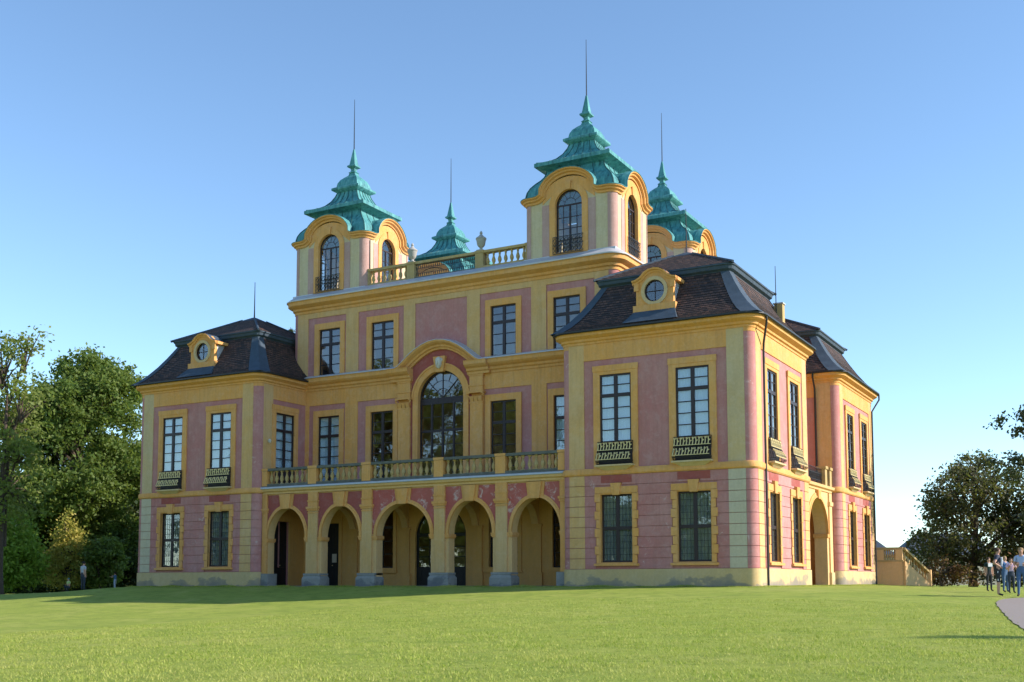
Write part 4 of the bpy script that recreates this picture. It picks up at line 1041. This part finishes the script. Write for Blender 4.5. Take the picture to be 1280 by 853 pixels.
# ------------------------------------------------------------------ terrace stair behind the palace
ter = link('terrace_stair', None); tag(ter, 'stone terrace stair with balusters descending behind the palace corner', 'stairs')
MB().box(16.5, 20.4, 26.4, 29.5, -.4, 1.45).build('terrace_wall', 'soffit', ter)
MB().box(16.5, 20.46, 26.34, 29.5, 1.45, 1.55).build('moulding', 'stone', ter)
MB().box(16.5, 20.44, 26.36, 26.66, 2.2, 2.36).build('rail', 'stone', ter)
MB().box(18.7, 19.28, 26.36, 26.66, 1.55, 2.2).build('post', 'soffit', ter); MB().box(20.0, 20.42, 26.34, 26.68, 1.55, 2.22).build('post', 'soffit', ter)
for i in range(5): link('baluster', BALM, ter, (19.36+i*.14, 26.5, 1.54)).scale = (.62, .62, .9)
def flank():
    a = Vector((20.4, 26.5, 0)); b = Vector((21.45, 29.4, 0)); d = b-a; n = Vector((d.y, -d.x, 0)).normalized()*.18
    mb = MB(); mb.hexa([a-n+Vector((0, 0, -.4)), b-n+Vector((0, 0, -.4)), b+n+Vector((0, 0, -.4)), a+n+Vector((0, 0, -.4))], [a-n+Vector((0, 0, 1.5)), b-n, b+n, a+n+Vector((0, 0, 1.5))])
    mb.build('stair_flank', 'soffit', ter)
    mb = MB(); n2 = n*1.15
    mb.hexa([a-n2+Vector((0, 0, 2.2)), b-n2+Vector((0, 0, .66)), b+n2+Vector((0, 0, .66)), a+n2+Vector((0, 0, 2.2))], [a-n2+Vector((0, 0, 2.34)), b-n2+Vector((0, 0, .8)), b+n2+Vector((0, 0, .8)), a+n2+Vector((0, 0, 2.34))])
    mb.build('rail', 'stone', ter)
    for i in range(8):
        q = a+d*((i+.7)/8.4); o = link('baluster', BALM, ter, (q.x, q.y, 1.48*(1-(i+.7)/8.4))); o.scale = (.8, .8, .98)
    MB().box(b.x-.2, b.x+.2, b.y-.2, b.y+.2, -.3, .95).build('post', 'soffit', ter)
    for i in range(9): MB().box(18.2, 20.5+i*.1, 26.7+i*.3, 27.0+i*.3, -.4, 1.4-i*.155).build('step', 'stone', ter) if i % 3 == 0 else None
flank()

# ------------------------------------------------------------------ far houses
def house(x, y, w, d, h, rh, rot, label):
    e = link('house', None, None, (x, y, -1), rot); tag(e, label, 'house')
    MB().box(-w/2, w/2, -d/2, d/2, 0, h).build('wall', 'hill_wall', e)
    o = .5
    r = MB().add([(-w/2-o, -d/2-o, h-.1), (w/2+o, -d/2-o, h-.1), (w/2+o, d/2+o, h-.1), (-w/2-o, d/2+o, h-.1), (-w/2+d*.4, 0, h+rh), (w/2-d*.4, 0, h+rh)], [(0, 1, 5, 4), (1, 2, 5), (2, 3, 4, 5), (3, 0, 4), (3, 2, 1, 0)]).build('roof', 'slate', e)
    MB().box(-w*.2, -w*.2+.9, -.5, .5, h+rh*.3, h+rh+.7).build('chimney', 'hill_wall', r)
    for i in range(5):
        x0 = -w/2+w*(i+.5)/5; q = MB().box(x0-.5, x0+.5, -d/2-.06, -d/2+.02, h*.5, h*.5+1.6).build('window', 'frame', e)
        MB().box(x0-.4, x0+.4, -d/2-.07, -d/2-.055, h*.5+.1, h*.5+1.5).build('pane', 'glass', q)
house(-20, 205, 14, 11, 6.2, 4.6, .35, 'distant house with dark hipped slate roof and chimney beside the terrace stair')
house(-9, 246, 22, 12, 7.5, 5.4, .5, 'larger distant slate roofed house half hidden by the dark chestnut tree')

# ------------------------------------------------------------------ trees
def leaf_mesh(name, P, size, mat, up_bias=.5, aspect=.6, parent=None, droop=0.):
    """P: leaf positions (n,3); one rhombic leaf face each"""
    n = len(P)
    nrm = rng.normal(size=(n, 3)); nrm[:, 2] += up_bias; nrm /= np.linalg.norm(nrm, axis=1)[:, None]
    a = np.cross(nrm, rng.normal(size=(n, 3))); a /= np.linalg.norm(a, axis=1)[:, None]; b = np.cross(nrm, a)
    s = size*rng.uniform(.65, 1.35, n)[:, None]
    a = a*s; b = b*s*aspect; a[:, 2] -= droop*s[:, 0]
    V = np.stack([P-a, P-b, P+a, P+b], 1).reshape(-1, 3).astype(np.float32)
    me = bpy.data.meshes.new(name); me.vertices.add(4*n); me.vertices.foreach_set('co', V.ravel())
    me.loops.add(4*n); me.loops.foreach_set('vertex_index', np.arange(4*n, dtype=np.int32))
    me.polygons.add(n); me.polygons.foreach_set('loop_start', np.arange(0, 4*n, 4, dtype=np.int32)); me.polygons.foreach_set('loop_total', np.full(n, 4, np.int32))
    me.update(calc_edges=True); me.materials.append(M[mat])
    return link(name, me, parent)
def crown_points(lobes, nclump, per, sig, shell=.55, flat=.7):
    lobes = np.array(lobes, float); vol = lobes[:, 3]*lobes[:, 4]*lobes[:, 5]; vol = vol**.75
    k = rng.choice(len(lobes), nclump, p=vol/vol.sum())
    d = rng.normal(size=(nclump, 3)); d /= np.linalg.norm(d, axis=1)[:, None]
    r = shell+(1-shell)*rng.random(nclump)**.6; r *= rng.uniform(.88, 1.1, nclump)
    c = lobes[k, :3]+d*lobes[k, 3:]*r[:, None]
    P = np.repeat(c, per, 0)+rng.normal(size=(nclump*per, 3))*np.array([sig, sig, sig*flat])*rng.uniform(.6, 1.4, (nclump, 1)).repeat(per, 0)
    return c, P
def tree(name, label, x, y, H, lobes, nclump, per, sig, size, mat, tr=.35, group=None, shell=.55, twigs=60, zmin=.3, up=.5, cat='tree'):
    z0 = float(lawn_z(x, y)); t = link(name, None, None, (x, y, z0)); tag(t, label, cat, group)
    tk = MB(); top = H*.82; pts = []; rs = []
    for i in range(9):
        q = i/8; pts.append((.25*math.sin(q*4+x), .25*math.cos(q*3.3+y)-.25, -.3+q*(top+.3))); rs.append(tr*(1.25 if i == 0 else 1)*(1-q)**.8+.03)
    tk.tube(pts, rs, 9)
    c, P = crown_points(lobes, nclump, per, sig, shell)
    for lx, ly, lz, rx, ry, rz in lobes:
        zz = max(H*.18, lz-rz*.8-.1*H); s = Vector((0, 0, min(zz, top*.9))); e = Vector((lx, ly, lz+rz*.3)); mid = s.lerp(e, .55)+Vector((0, 0, -.08*H*.3))
        tk.tube([s, mid, e], [tr*.42, tr*.26, .04], 6)
    sel = rng.choice(len(c), min(twigs, len(c)), replace=False)
    la = np.array(lobes)
    for j in sel:
        q = Vector(c[j]); i = int(np.argmin(((la[:, :3]-c[j])**2).sum(1))); s = Vector(la[i, :3])*.75+Vector((0, 0, la[i, 2]*.12))
        tk.tube([s, s.lerp(q, .5)+Vector((0, 0, .25)), q], [.07, .045, .015], 4)
    tk.build('trunk', 'bark', t, fix=False)
    P = P[P[:, 2] > zmin]
    leaf_mesh('crown', P, size, mat, up, parent=t)
    return t
def lobes_round(H, r, z0, n, seed, squash=1.):
    q = random.Random(seed); L = [(0, 0, z0+(H-z0)*.5, r*.74, r*.74, (H-z0)*.46)]
    for i in range(n):
        a = 2*math.pi*i/n*2.4+q.uniform(-.4, .4); f = (i+.5)/n; z = z0+(H-z0)*(.08+.80*f); prof = math.sin(math.pi*min(1, .18+.80*f))**.6
        rr = r*.62*prof; s = r*q.uniform(.30, .46)
        L.append((rr*math.cos(a), rr*math.sin(a), z, s, s, s*.8*squash))
    return L
tree('maple_tree', 'tall rounded dark green maple beside the left pavilion, sunlit on its crown', -52., 23.2, 23.4, lobes_round(23.2, 7.5, 1.0, 30, 3), 1650, 62, .44, .17, 'leaf_maple', .5, shell=.6)
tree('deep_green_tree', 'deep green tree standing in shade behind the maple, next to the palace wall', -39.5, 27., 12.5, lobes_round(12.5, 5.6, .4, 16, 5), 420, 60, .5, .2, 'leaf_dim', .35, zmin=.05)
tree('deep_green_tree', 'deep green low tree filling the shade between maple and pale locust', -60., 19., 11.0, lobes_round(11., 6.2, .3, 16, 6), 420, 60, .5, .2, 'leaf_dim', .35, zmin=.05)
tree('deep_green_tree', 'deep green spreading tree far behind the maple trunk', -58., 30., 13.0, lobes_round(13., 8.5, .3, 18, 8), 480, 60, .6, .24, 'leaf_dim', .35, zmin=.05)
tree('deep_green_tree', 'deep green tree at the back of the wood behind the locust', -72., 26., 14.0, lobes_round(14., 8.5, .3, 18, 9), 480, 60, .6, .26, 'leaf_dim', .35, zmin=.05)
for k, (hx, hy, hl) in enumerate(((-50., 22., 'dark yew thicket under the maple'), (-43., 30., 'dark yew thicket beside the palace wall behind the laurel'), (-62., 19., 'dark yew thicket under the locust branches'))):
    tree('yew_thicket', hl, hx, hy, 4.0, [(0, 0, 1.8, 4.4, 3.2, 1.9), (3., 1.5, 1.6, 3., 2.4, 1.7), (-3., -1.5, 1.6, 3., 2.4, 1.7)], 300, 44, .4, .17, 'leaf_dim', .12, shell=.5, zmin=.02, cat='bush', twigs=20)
tree('locust_tree', 'pale airy locust tree with thin upper twigs at the lawn edge', -32.6, 1.2, 17.6, [(0, 0, 8, 2.6, 2.6, 4.6), (-1.5, 1, 12, 2.4, 2.4, 2.4), (1.3, .2, 13.2, 1.7, 1.7, 1.5), (-.4, -.6, 15.8, 1.8, 1.8, 1.6), (.9, .6, 17.2, 1.1, 1.1, 1.), (1.6, -.3, 10., 1.5, 1.5, 1.5), (-2.4, -1., 9, 2.2, 2.2, 2.2)], 240, 34, .42, .14, 'leaf_light', .26, shell=.35, twigs=140)
tree('hazel_bush', 'bright lime green hazel bush lit by the sun at the lawn edge', -40.6, 7.4, 7.2, [(-.5, 0, 3.2, 2.6, 2.6, 2.9), (.9, .5, 2.6, 1.9, 1.9, 2.), (-1.1, -.6, 4.9, 1.6, 1.6, 1.5)], 260, 48, .36, .14, 'leaf_bright', .14, shell=.45, zmin=.25, cat='bush')
tree('golden_sapling', 'slender young tree turning golden in front of the maple', -39.5, 11.9, 7.0, [(0, 0, 1.9, 2.1, 2.1, 1.5), (0, 0, 3.4, 1.6, 1.6, 1.3), (.05, 0, 4.8, 1.0, 1.0, 1.), (0, 0, 5.9, .5, .5, .8)], 190, 40, .28, .11, 'leaf_gold', .09, shell=.3, zmin=.15)
tree('laurel_shrub', 'broad green leafed shrub between the golden sapling and the palace wall', -37.4, 13.4, 5.2, [(0, 0, 2.4, 1.7, 1.7, 1.9), (.6, .2, 3.3, 1.0, 1., 1.)], 110, 40, .3, .15, 'leaf_maple', .1, shell=.5, zmin=.15, cat='bush')
def spruce(x, y, H, r, label, n=26):
    z0 = float(lawn_z(x, y)); t = link('spruce_tree', None, None, (x, y, z0)); tag(t, label, 'tree')
    tk = MB().tube([(0, 0, -.3), (0, 0, H*.5), (0, 0, H)], [.35, .2, .03], 7); P = []
    for i in range(n):
        f = i/(n-1); z = H*(.12+.86*f); R_ = r*(1-f)**.85+.25
        for k in range(9):
            a = k*.7+i*2.4+random.uniform(-.2, .2); L = R_*random.uniform(.7, 1.08)
            e = Vector((L*math.cos(a), L*math.sin(a), z-.18*L)); tk.tube([(0, 0, z), e], [.04, .01], 4)
            for j in range(int(16+L*16)):
                q = random.random()**.7; P.append((e.x*q+random.gauss(0, .12), e.y*q+random.gauss(0, .12), z-.18*L*q+random.gauss(0, .1)+.12*q))
    tk.build('trunk', 'bark', t, fix=False); leaf_mesh('crown', np.array(P), .16, 'needle', .3, .35, t)
spruce(-39.6, 38., 26.3, 3.6, 'tall spruce whose tip shows above the left pavilion roof')
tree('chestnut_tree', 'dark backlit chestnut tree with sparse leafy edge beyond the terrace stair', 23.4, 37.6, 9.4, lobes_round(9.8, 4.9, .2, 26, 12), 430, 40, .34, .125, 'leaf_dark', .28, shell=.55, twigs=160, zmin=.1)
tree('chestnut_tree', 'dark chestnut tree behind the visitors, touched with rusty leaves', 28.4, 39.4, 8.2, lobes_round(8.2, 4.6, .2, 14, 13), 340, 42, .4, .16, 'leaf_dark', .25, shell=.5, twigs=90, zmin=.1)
tree('rusty_shrub', 'low reddish brown shrub at the foot of the chestnut tree', 21.9, 33.2, 2.5, [(0, 0, 1.0, 1.3, 1., 1.), (1.3, .4, .8, 1.1, .9, .8), (-.9, .3, .7, .8, .8, .7)], 90, 36, .22, .08, 'leaf_rust', .06, shell=.4, zmin=.08, cat='bush')
tree('hedge_shrub', 'dark hedge shrub closing the gap behind the people on the path', 30.6, 31.0, 4.2, [(0, 0, 1.8, 2.6, 1.6, 1.9), (2.2, 0, 1.7, 2., 1.5, 1.7), (-2.2, .6, 1.5, 1.8, 1.4, 1.5)], 200, 40, .3, .12, 'leaf_rust', .1, shell=.4, zmin=.08, cat='bush')
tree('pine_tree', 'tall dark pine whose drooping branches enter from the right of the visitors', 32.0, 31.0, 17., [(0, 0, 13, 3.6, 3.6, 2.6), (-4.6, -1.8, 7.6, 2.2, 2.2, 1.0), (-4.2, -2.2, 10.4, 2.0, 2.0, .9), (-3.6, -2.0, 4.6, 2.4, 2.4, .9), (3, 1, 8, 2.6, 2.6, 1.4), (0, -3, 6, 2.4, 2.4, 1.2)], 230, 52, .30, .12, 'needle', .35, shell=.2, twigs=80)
# park trees across the lawn, mirrored in the hall windows, and the young tree whose shadow crosses the grass
PT = ['broad park tree facing the palace across the lawn, '+q for q in ('nearest the arcade', 'beside the hazel side of the lawn', 'tallest and set back')]
for i, (x, y, h) in enumerate(((-27, -48, 25), (-39, -44, 26), (-35, -62, 28))):
    tree('park_tree', PT[i], x, y, h, lobes_round(h, 8.5, 1.5, 16, 40+i), 330, 44, .9, .36, 'leaf_maple', .45, 'park trees facing the palace', zmin=.2)
for x, y, ll in ((-8, -56, 'low rounded tree added for dark window reflections, opposite the right pavilion'), (4, -64, 'low rounded tree added for dark window reflections, furthest along towards the path side of the lawn'), (-18, -60, 'low rounded tree added for dark window reflections, between the two tall ones and the right pavilion side'), (-52, -42, 'low rounded tree added for dark window reflections, opposite the left pavilion'), (-63, -34, 'low rounded tree added for dark window reflections, at the wooded end of the lawn')):
    tree('added_low_tree', ll, x, y, 12., lobes_round(12., 6.5, .6, 14, 60+x), 240, 40, .8, .32, 'leaf_maple', .3, 'low trees added for window reflections', zmin=.1)  # unseen low trees, added to darken what the lower windows reflect
tree('young_hornbeam', 'slender young hornbeam beside the path whose shadow crosses the lawn', 47.2, -18.1, 10.6, [(0, 0, 4, .9, .9, 2.4), (0, 0, 7., .75, .75, 2.2), (.1, 0, 9.2, .4, .4, 1.4)], 110, 40, .25, .1, 'leaf_maple', .12, shell=.3)

# ------------------------------------------------------------------ grass
def grass():
    n = 520000
    x = rng.uniform(4, 44, n); y = rng.uniform(-42, -8, n)
    d = np.hypot(x-33.6, y+48.2); keep = rng.random(n) < np.clip(1.5-d/38, .12, 1)
    ex = np.interp(y, [q[1] for q in PATH_EDGE[:9]], [q[0] for q in PATH_EDGE[:9]]); keep &= ~(x > ex-.03+rng.exponential(.07, len(x)))
    x, y = x[keep], y[keep]; n = len(x)
    tuft = .6*np.sin(x*1.7+np.sin(y*1.3))*np.sin(y*1.9+1.2*np.sin(x*.8))+.6*np.sin(x*5.3+2*np.sin(y*3.1))*np.sin(y*4.7+2*np.sin(x*2.9))
    z = lawn_z(x, y)-.01; a = rng.uniform(0, 2*np.pi, n); h = rng.uniform(.022, .055, n)*(1+.55*tuft); w_ = rng.uniform(.006, .013, n)
    l = rng.normal(0, .028, (n, 2))
    V = np.empty((n, 3, 3), np.float32)
    V[:, 0] = np.stack([x-np.cos(a)*w_, y-np.sin(a)*w_, z], 1); V[:, 1] = np.stack([x+np.cos(a)*w_, y+np.sin(a)*w_, z], 1)
    V[:, 2] = np.stack([x+l[:, 0], y+l[:, 1], z+h], 1)
    me = bpy.data.meshes.new('grass'); me.vertices.add(3*n); me.vertices.foreach_set('co', V.ravel())
    me.loops.add(3*n); me.loops.foreach_set('vertex_index', np.arange(3*n, dtype=np.int32))
    me.polygons.add(n); me.polygons.foreach_set('loop_start', np.arange(0, 3*n, 3, dtype=np.int32)); me.polygons.foreach_set('loop_total', np.full(n, 3, np.int32))
    me.update(calc_edges=True); me.materials.append(M['grass'])
    tag(link('grass', me), 'short mown green grass covering the near lawn', 'grass', kind='stuff')
grass()
def fringe():
    n = 42000; k = rng.integers(0, 3, n); t = rng.random(n); o = rng.exponential(.16, n)
    x = np.where(k == 2, 19.1+o, -19.2+38.4*t); y = np.where(k == 2, -.1+25.6*t, -.1-o)
    z = lawn_z(x, y)-.01; a = rng.uniform(0, 2*np.pi, n); h = rng.uniform(.03, .15, n)*np.clip(1.1-o*1.2, .3, 1)*(.6+.4*np.sin(x*2.3)*np.sin(x*.7+y)); w_ = rng.uniform(.01, .02, n)
    V = np.stack([np.stack([x-np.cos(a)*w_, y-np.sin(a)*w_, z], 1), np.stack([x+np.cos(a)*w_, y+np.sin(a)*w_, z], 1), np.stack([x+rng.normal(0, .04, n), y+rng.normal(0, .04, n), z+np.abs(h)], 1)], 1)
    me = bpy.data.meshes.new('grass_fringe'); me.from_pydata(V.reshape(-1, 3).tolist(), [], np.arange(3*n).reshape(-1, 3).tolist()); me.materials.append(M['grass'])
    tag(link('grass_fringe', me), 'uneven longer grass growing along the foot of the palace walls', 'grass', kind='stuff')
fringe()

# ------------------------------------------------------------------ people
def pmat(nm, c, rough=.85): return simple(nm, c, rough, .12, 14, bmp=0)
SKIN = pmat('skin', (.50, .29, .20), .6); HAIR = {'brown': pmat('brown_hair', (.06, .035, .02)), 'fair': pmat('fair_hair', (.32, .21, .10)), 'dark': pmat('dark_hair', (.02, .015, .012)), 'teal': pmat('teal_cap', (.03, .15, .17))}
def person(label, x, y, face, H, shirt, trousers, shoes, hair, arms, legs=None, shorts=False, long_sleeve=False, stripe=None, crouch=0., head_turn=0., group=None):
    """local frame: the person looks along -y; arms = ((elbow, hand) right, (elbow, hand) left) offsets from the shoulder"""
    k = H/1.76
    J = {}; E = []
    def v(n, p, r, par=None, m_=None): J[n] = (Vector(p), r); (E.append((par, n, m_)) if par else None)
    dz = -crouch
    v('pelvis', (0, 0, .95+dz), .135)
    v('waist', (0, .0, 1.08+dz), .125, 'pelvis', 2); v('chest', (0, .0, 1.28+dz), .15, 'waist', 1); v('upper', (0, .0, 1.42+dz), .115, 'chest', 1)
    v('neck', (0, -.01, 1.50+dz), .056, 'upper', 0); v('jaw', (0, -.03, 1.575+dz), .072, 'neck', 0); v('head', (0, -.015, 1.655+dz), .092, 'jaw', 0); v('top', (0, -.01, 1.715+dz), .066, 'head', 0)
    v('nose', (0, -.115, 1.625+dz), .016, 'head', 0)
    lg = legs or (((-.10, -.02, .50), (-.11, 0, .08)), ((.10, -.02, .50), (.11, 0, .08)))
    for sd, (kn, an), (el, ha) in ((-1, lg[0], arms[0]), (1, lg[1], arms[1])):
        s = 'r' if sd < 0 else 'l'
        v('hip'+s, (sd*.095, 0, .88+dz), .105, 'pelvis', 2); v('thigh'+s, tuple(Vector((sd*.1, 0, .88+dz)).lerp(Vector(kn), .5)), .088, 'hip'+s, 2)
        v('knee'+s, kn, .058, 'thigh'+s, 2); v('calf'+s, tuple(Vector(kn).lerp(Vector(an), .35)), .056, 'knee'+s, 0 if shorts else 2); v('ankle'+s, an, .042, 'calf'+s, 0 if shorts else 2)
        v('toe'+s, (an[0]+sd*.02, an[1]-.16, .035), .035, 'ankle'+s, 3)
        sh = Vector((sd*.185, 0, 1.41+dz))
        v('sho'+s, tuple(sh), .062, 'upper', 1); e_ = sh+Vector(el); h_ = sh+Vector(ha)
        v('arm'+s, tuple(sh.lerp(e_, .55)), .05, 'sho'+s, 1); v('elb'+s, tuple(e_), .04, 'arm'+s, 1 if long_sleeve else 0); v('wri'+s, tuple(e_.lerp(h_, .86)), .027, 'elb'+s, 1 if long_sleeve else 0)
        v('hand'+s, tuple(h_), .034, 'wri'+s, 0)
    names = list(J); idx = {n: i for i, n in enumerate(names)}
    me = bpy.data.meshes.new('person'); me.from_pydata([J[n][0]*k for n in names], [(idx[a], idx[b]) for a, b, _ in E], [])
    z0 = float(lawn_z(x, y))+(.02 if x > 28.3 and y < -1 else 0)
    tmp = bpy.data.objects.new('person_build', me); COL.objects.link(tmp)
    tmp.modifiers.new('skin', 'SKIN'); sv = me.skin_vertices[0].data
    for n in names: r = J[n][1]*k; sv[idx[n]].radius = (r*(1.25 if n in ('chest', 'upper', 'waist', 'pelvis') else 1), r*(.85 if n in ('chest', 'upper', 'waist', 'pelvis') else 1)); sv[idx[n]].use_root = n == 'pelvis'
    sb = tmp.modifiers.new('sub', 'SUBSURF'); sb.levels = 2; sb.render_levels = 2
    dg = bpy.context.evaluated_depsgraph_get(); nm = bpy.data.meshes.new_from_object(tmp.evaluated_get(dg)); bpy.data.objects.remove(tmp)
    nm.materials.clear()
    for q in (SKIN, shirt, trousers, shoes): nm.materials.append(q)
    segs = [(J[a][0]*k, J[b][0]*k, m_) for a, b, m_ in E]
    A = np.array([s[0] for s in segs]); B = np.array([s[1] for s in segs]); mi = [s[2] for s in segs]
    AB = B-A; L2 = (AB**2).sum(1)+1e-9
    for p in nm.polygons:
        c = np.array(p.center); t = np.clip(((c-A)*AB).sum(1)/L2, 0, 1); dd = ((A+AB*t[:, None]-c)**2).sum(1); p.material_index = mi[int(dd.argmin())]; p.use_smooth = True
    # fingers: five tapered bent digits on each hand
    bm = bmesh.new(); bm.from_mesh(nm)
    for s, sd in (('r', -1), ('l', 1)):
        h = J['hand'+s][0]*k; wdir = (J['hand'+s][0]-J['wri'+s][0]).normalized(); side = wdir.cross(Vector((0, 0, 1))); side = side.normalized() if side.length > .1 else Vector((0, 1, 0)); nrm_ = side.cross(wdir)
        for f in range(5):
            o_ = (f-1.5)*.017*k if f < 4 else -.04*k; L = (.075, .085, .08, .062, .055)[f]*k
            d_ = wdir if f < 4 else (wdir*.6+side*-.8).normalized()
            p0 = h+side*o_+wdir*(.015*k if f < 4 else -.01*k); p1 = p0+d_*L*.55; p2 = p1+(d_*.8+nrm_*-.5).normalized()*L*.45
            mbf = MB().tube([p0, p1, p2], [.0095*k, .0085*k, .006*k], 5); vv = [bm.verts.new(q) for q in mbf.v]
            for fc in mbf.f:
                try: bm.faces.new([vv[i] for i in fc]).material_index = 0
                except ValueError: pass
    bm.to_mesh(nm); bm.free()
    o = link('person', nm, None, (x, y, z0), face); tag(o, label, 'person', group)
    hc = J['head'][0]*k
    hb = MB().lathe([(.085, -.05), (.104, .0), (.102, .05), (.075, .09), (.02, .108)], (0, .018, 0), 10); ho = hb.build('hair' if hair != 'teal' else 'cap', HAIR[hair], o, smooth=60); ho.location = hc; ho.scale = (k*.95,)*3
    eye = MB()
    for sd in (-1, 1): eye.lathe([(.004, -.006), (.010, 0), (.004, .006)], (sd*.033, -.088, 0), 6)
    eo = eye.build('eyes', HAIR['dark'], o); eo.location = hc; eo.scale = (k,)*3
    mo = MB().box(-.024, .024, -.098, -.08, -.075, -.066).build('mouth', pmat('lips', (.35, .12, .1)), o); mo.location = hc; mo.scale = (k,)*3
    if stripe:
        st = MB()
        for sd in (-1, 1): st.tube([(sd*.165*k, 0, .9*k), (sd*.15*k, 0, .75*k), (sd*.15*k, 0, .55*k)], .022*k, 5)
        st.tube([(0, -.135*k, 1.40*k), (0, -.15*k, 1.25*k), (0, -.12*k, 1.08*k)], .05*k, 6); st.build('white_stripe', stripe, o)
    return o
down = (((-.03, .02, -.28), (-.02, -.04, -.55)), ((.03, .02, -.28), (.02, -.04, -.55)))
akimbo = (((-.20, .12, -.22), (-.02, -.10, -.36)), ((.20, .12, -.22), (.02, -.10, -.36)))
front = (((-.05, -.02, -.28), (.08, -.26, -.24)), ((.05, -.02, -.28), (-.08, -.26, -.24)))
phone = (((-.06, -.10, -.24), (.08, -.28, -.02)), ((.06, -.10, -.24), (-.08, -.28, -.02)))
reach = (((-.05, -.20, -.10), (-.02, -.42, .05)), ((.05, -.20, -.14), (.02, -.42, -.06)))
black = pmat('black_cloth', (.022, .024, .028)); navy = pmat('navy_cloth', (.035, .045, .07)); white = pmat('white_cloth', (.75, .75, .76)); jeans = pmat('blue_denim', (.07, .13, .24))
sky_b = pmat('light_blue_cloth', (.38, .48, .66)); lilac = pmat('lilac_cloth', (.55, .40, .55)); green_d = pmat('dark_green_cloth', (.015, .04, .04)); lime = pmat('lime_cloth', (.45, .55, .20)); shoe = pmat('dark_shoe', (.02, .02, .022)); blue = pmat('blue_cloth', (.06, .16, .34)); pale_b = pmat('pale_trousers', (.35, .42, .6)); greyw = pmat('grey_white_cloth', (.42, .45, .5))
walk = (((-.10, -.10, .50), (-.11, -.12, .08)), ((.10, .02, .50), (.11, .14, .09)))
IR = YAW+R(90)      # turned towards the right of the view
person('man in dark sports shirt and shorts with hands on hips beside the path', 28.95, -2.85, IR-.35, 1.80, navy, black, shoe, 'brown', akimbo, shorts=True, stripe=white)
person('man in light blue shirt and jeans holding something, standing on the path', 29.75, -2.75, YAW-.5, 1.80, sky_b, jeans, shoe, 'fair', front, walk)
kid = person('child in dark green printed shirt behind the man with hands on hips', 28.05, 2.6, YAW+.1, 1.42, green_d, black, shoe, 'brown', down)
MB().box(-.09, .09, -.150, -.125, 1.02, 1.16).build('shirt_print', white, kid)
person('girl in lilac top lifting both hands to her face', 29.15, -.1, YAW-.1, 1.38, lilac, navy, shoe, 'brown', phone)
person('person in blue jacket and jeans partly behind the girl in lilac', 28.85, .75, YAW+.3, 1.45, blue, jeans, shoe, 'fair', phone, long_sleeve=True)
person('adult in grey top and dark trousers standing on the shaded lawn by the golden sapling', -22.3, -1.0, YAW+2.6, 1.74, greyw, navy, shoe, 'dark', down)
person('small child in blue stretching both arms out on the shaded lawn', -23.6, 2.6, YAW-1.7, 1.12, blue, pale_b, shoe, 'brown', reach)
person('child crouching in lime shirt and teal cap on the shaded lawn', -26.0, 1.0, YAW-.6, 1.25, lime, navy, shoe, 'teal', front, (((-.14, -.34, .52), (-.13, -.10, .08)), ((.14, -.34, .52), (.13, -.10, .08))), crouch=.52)
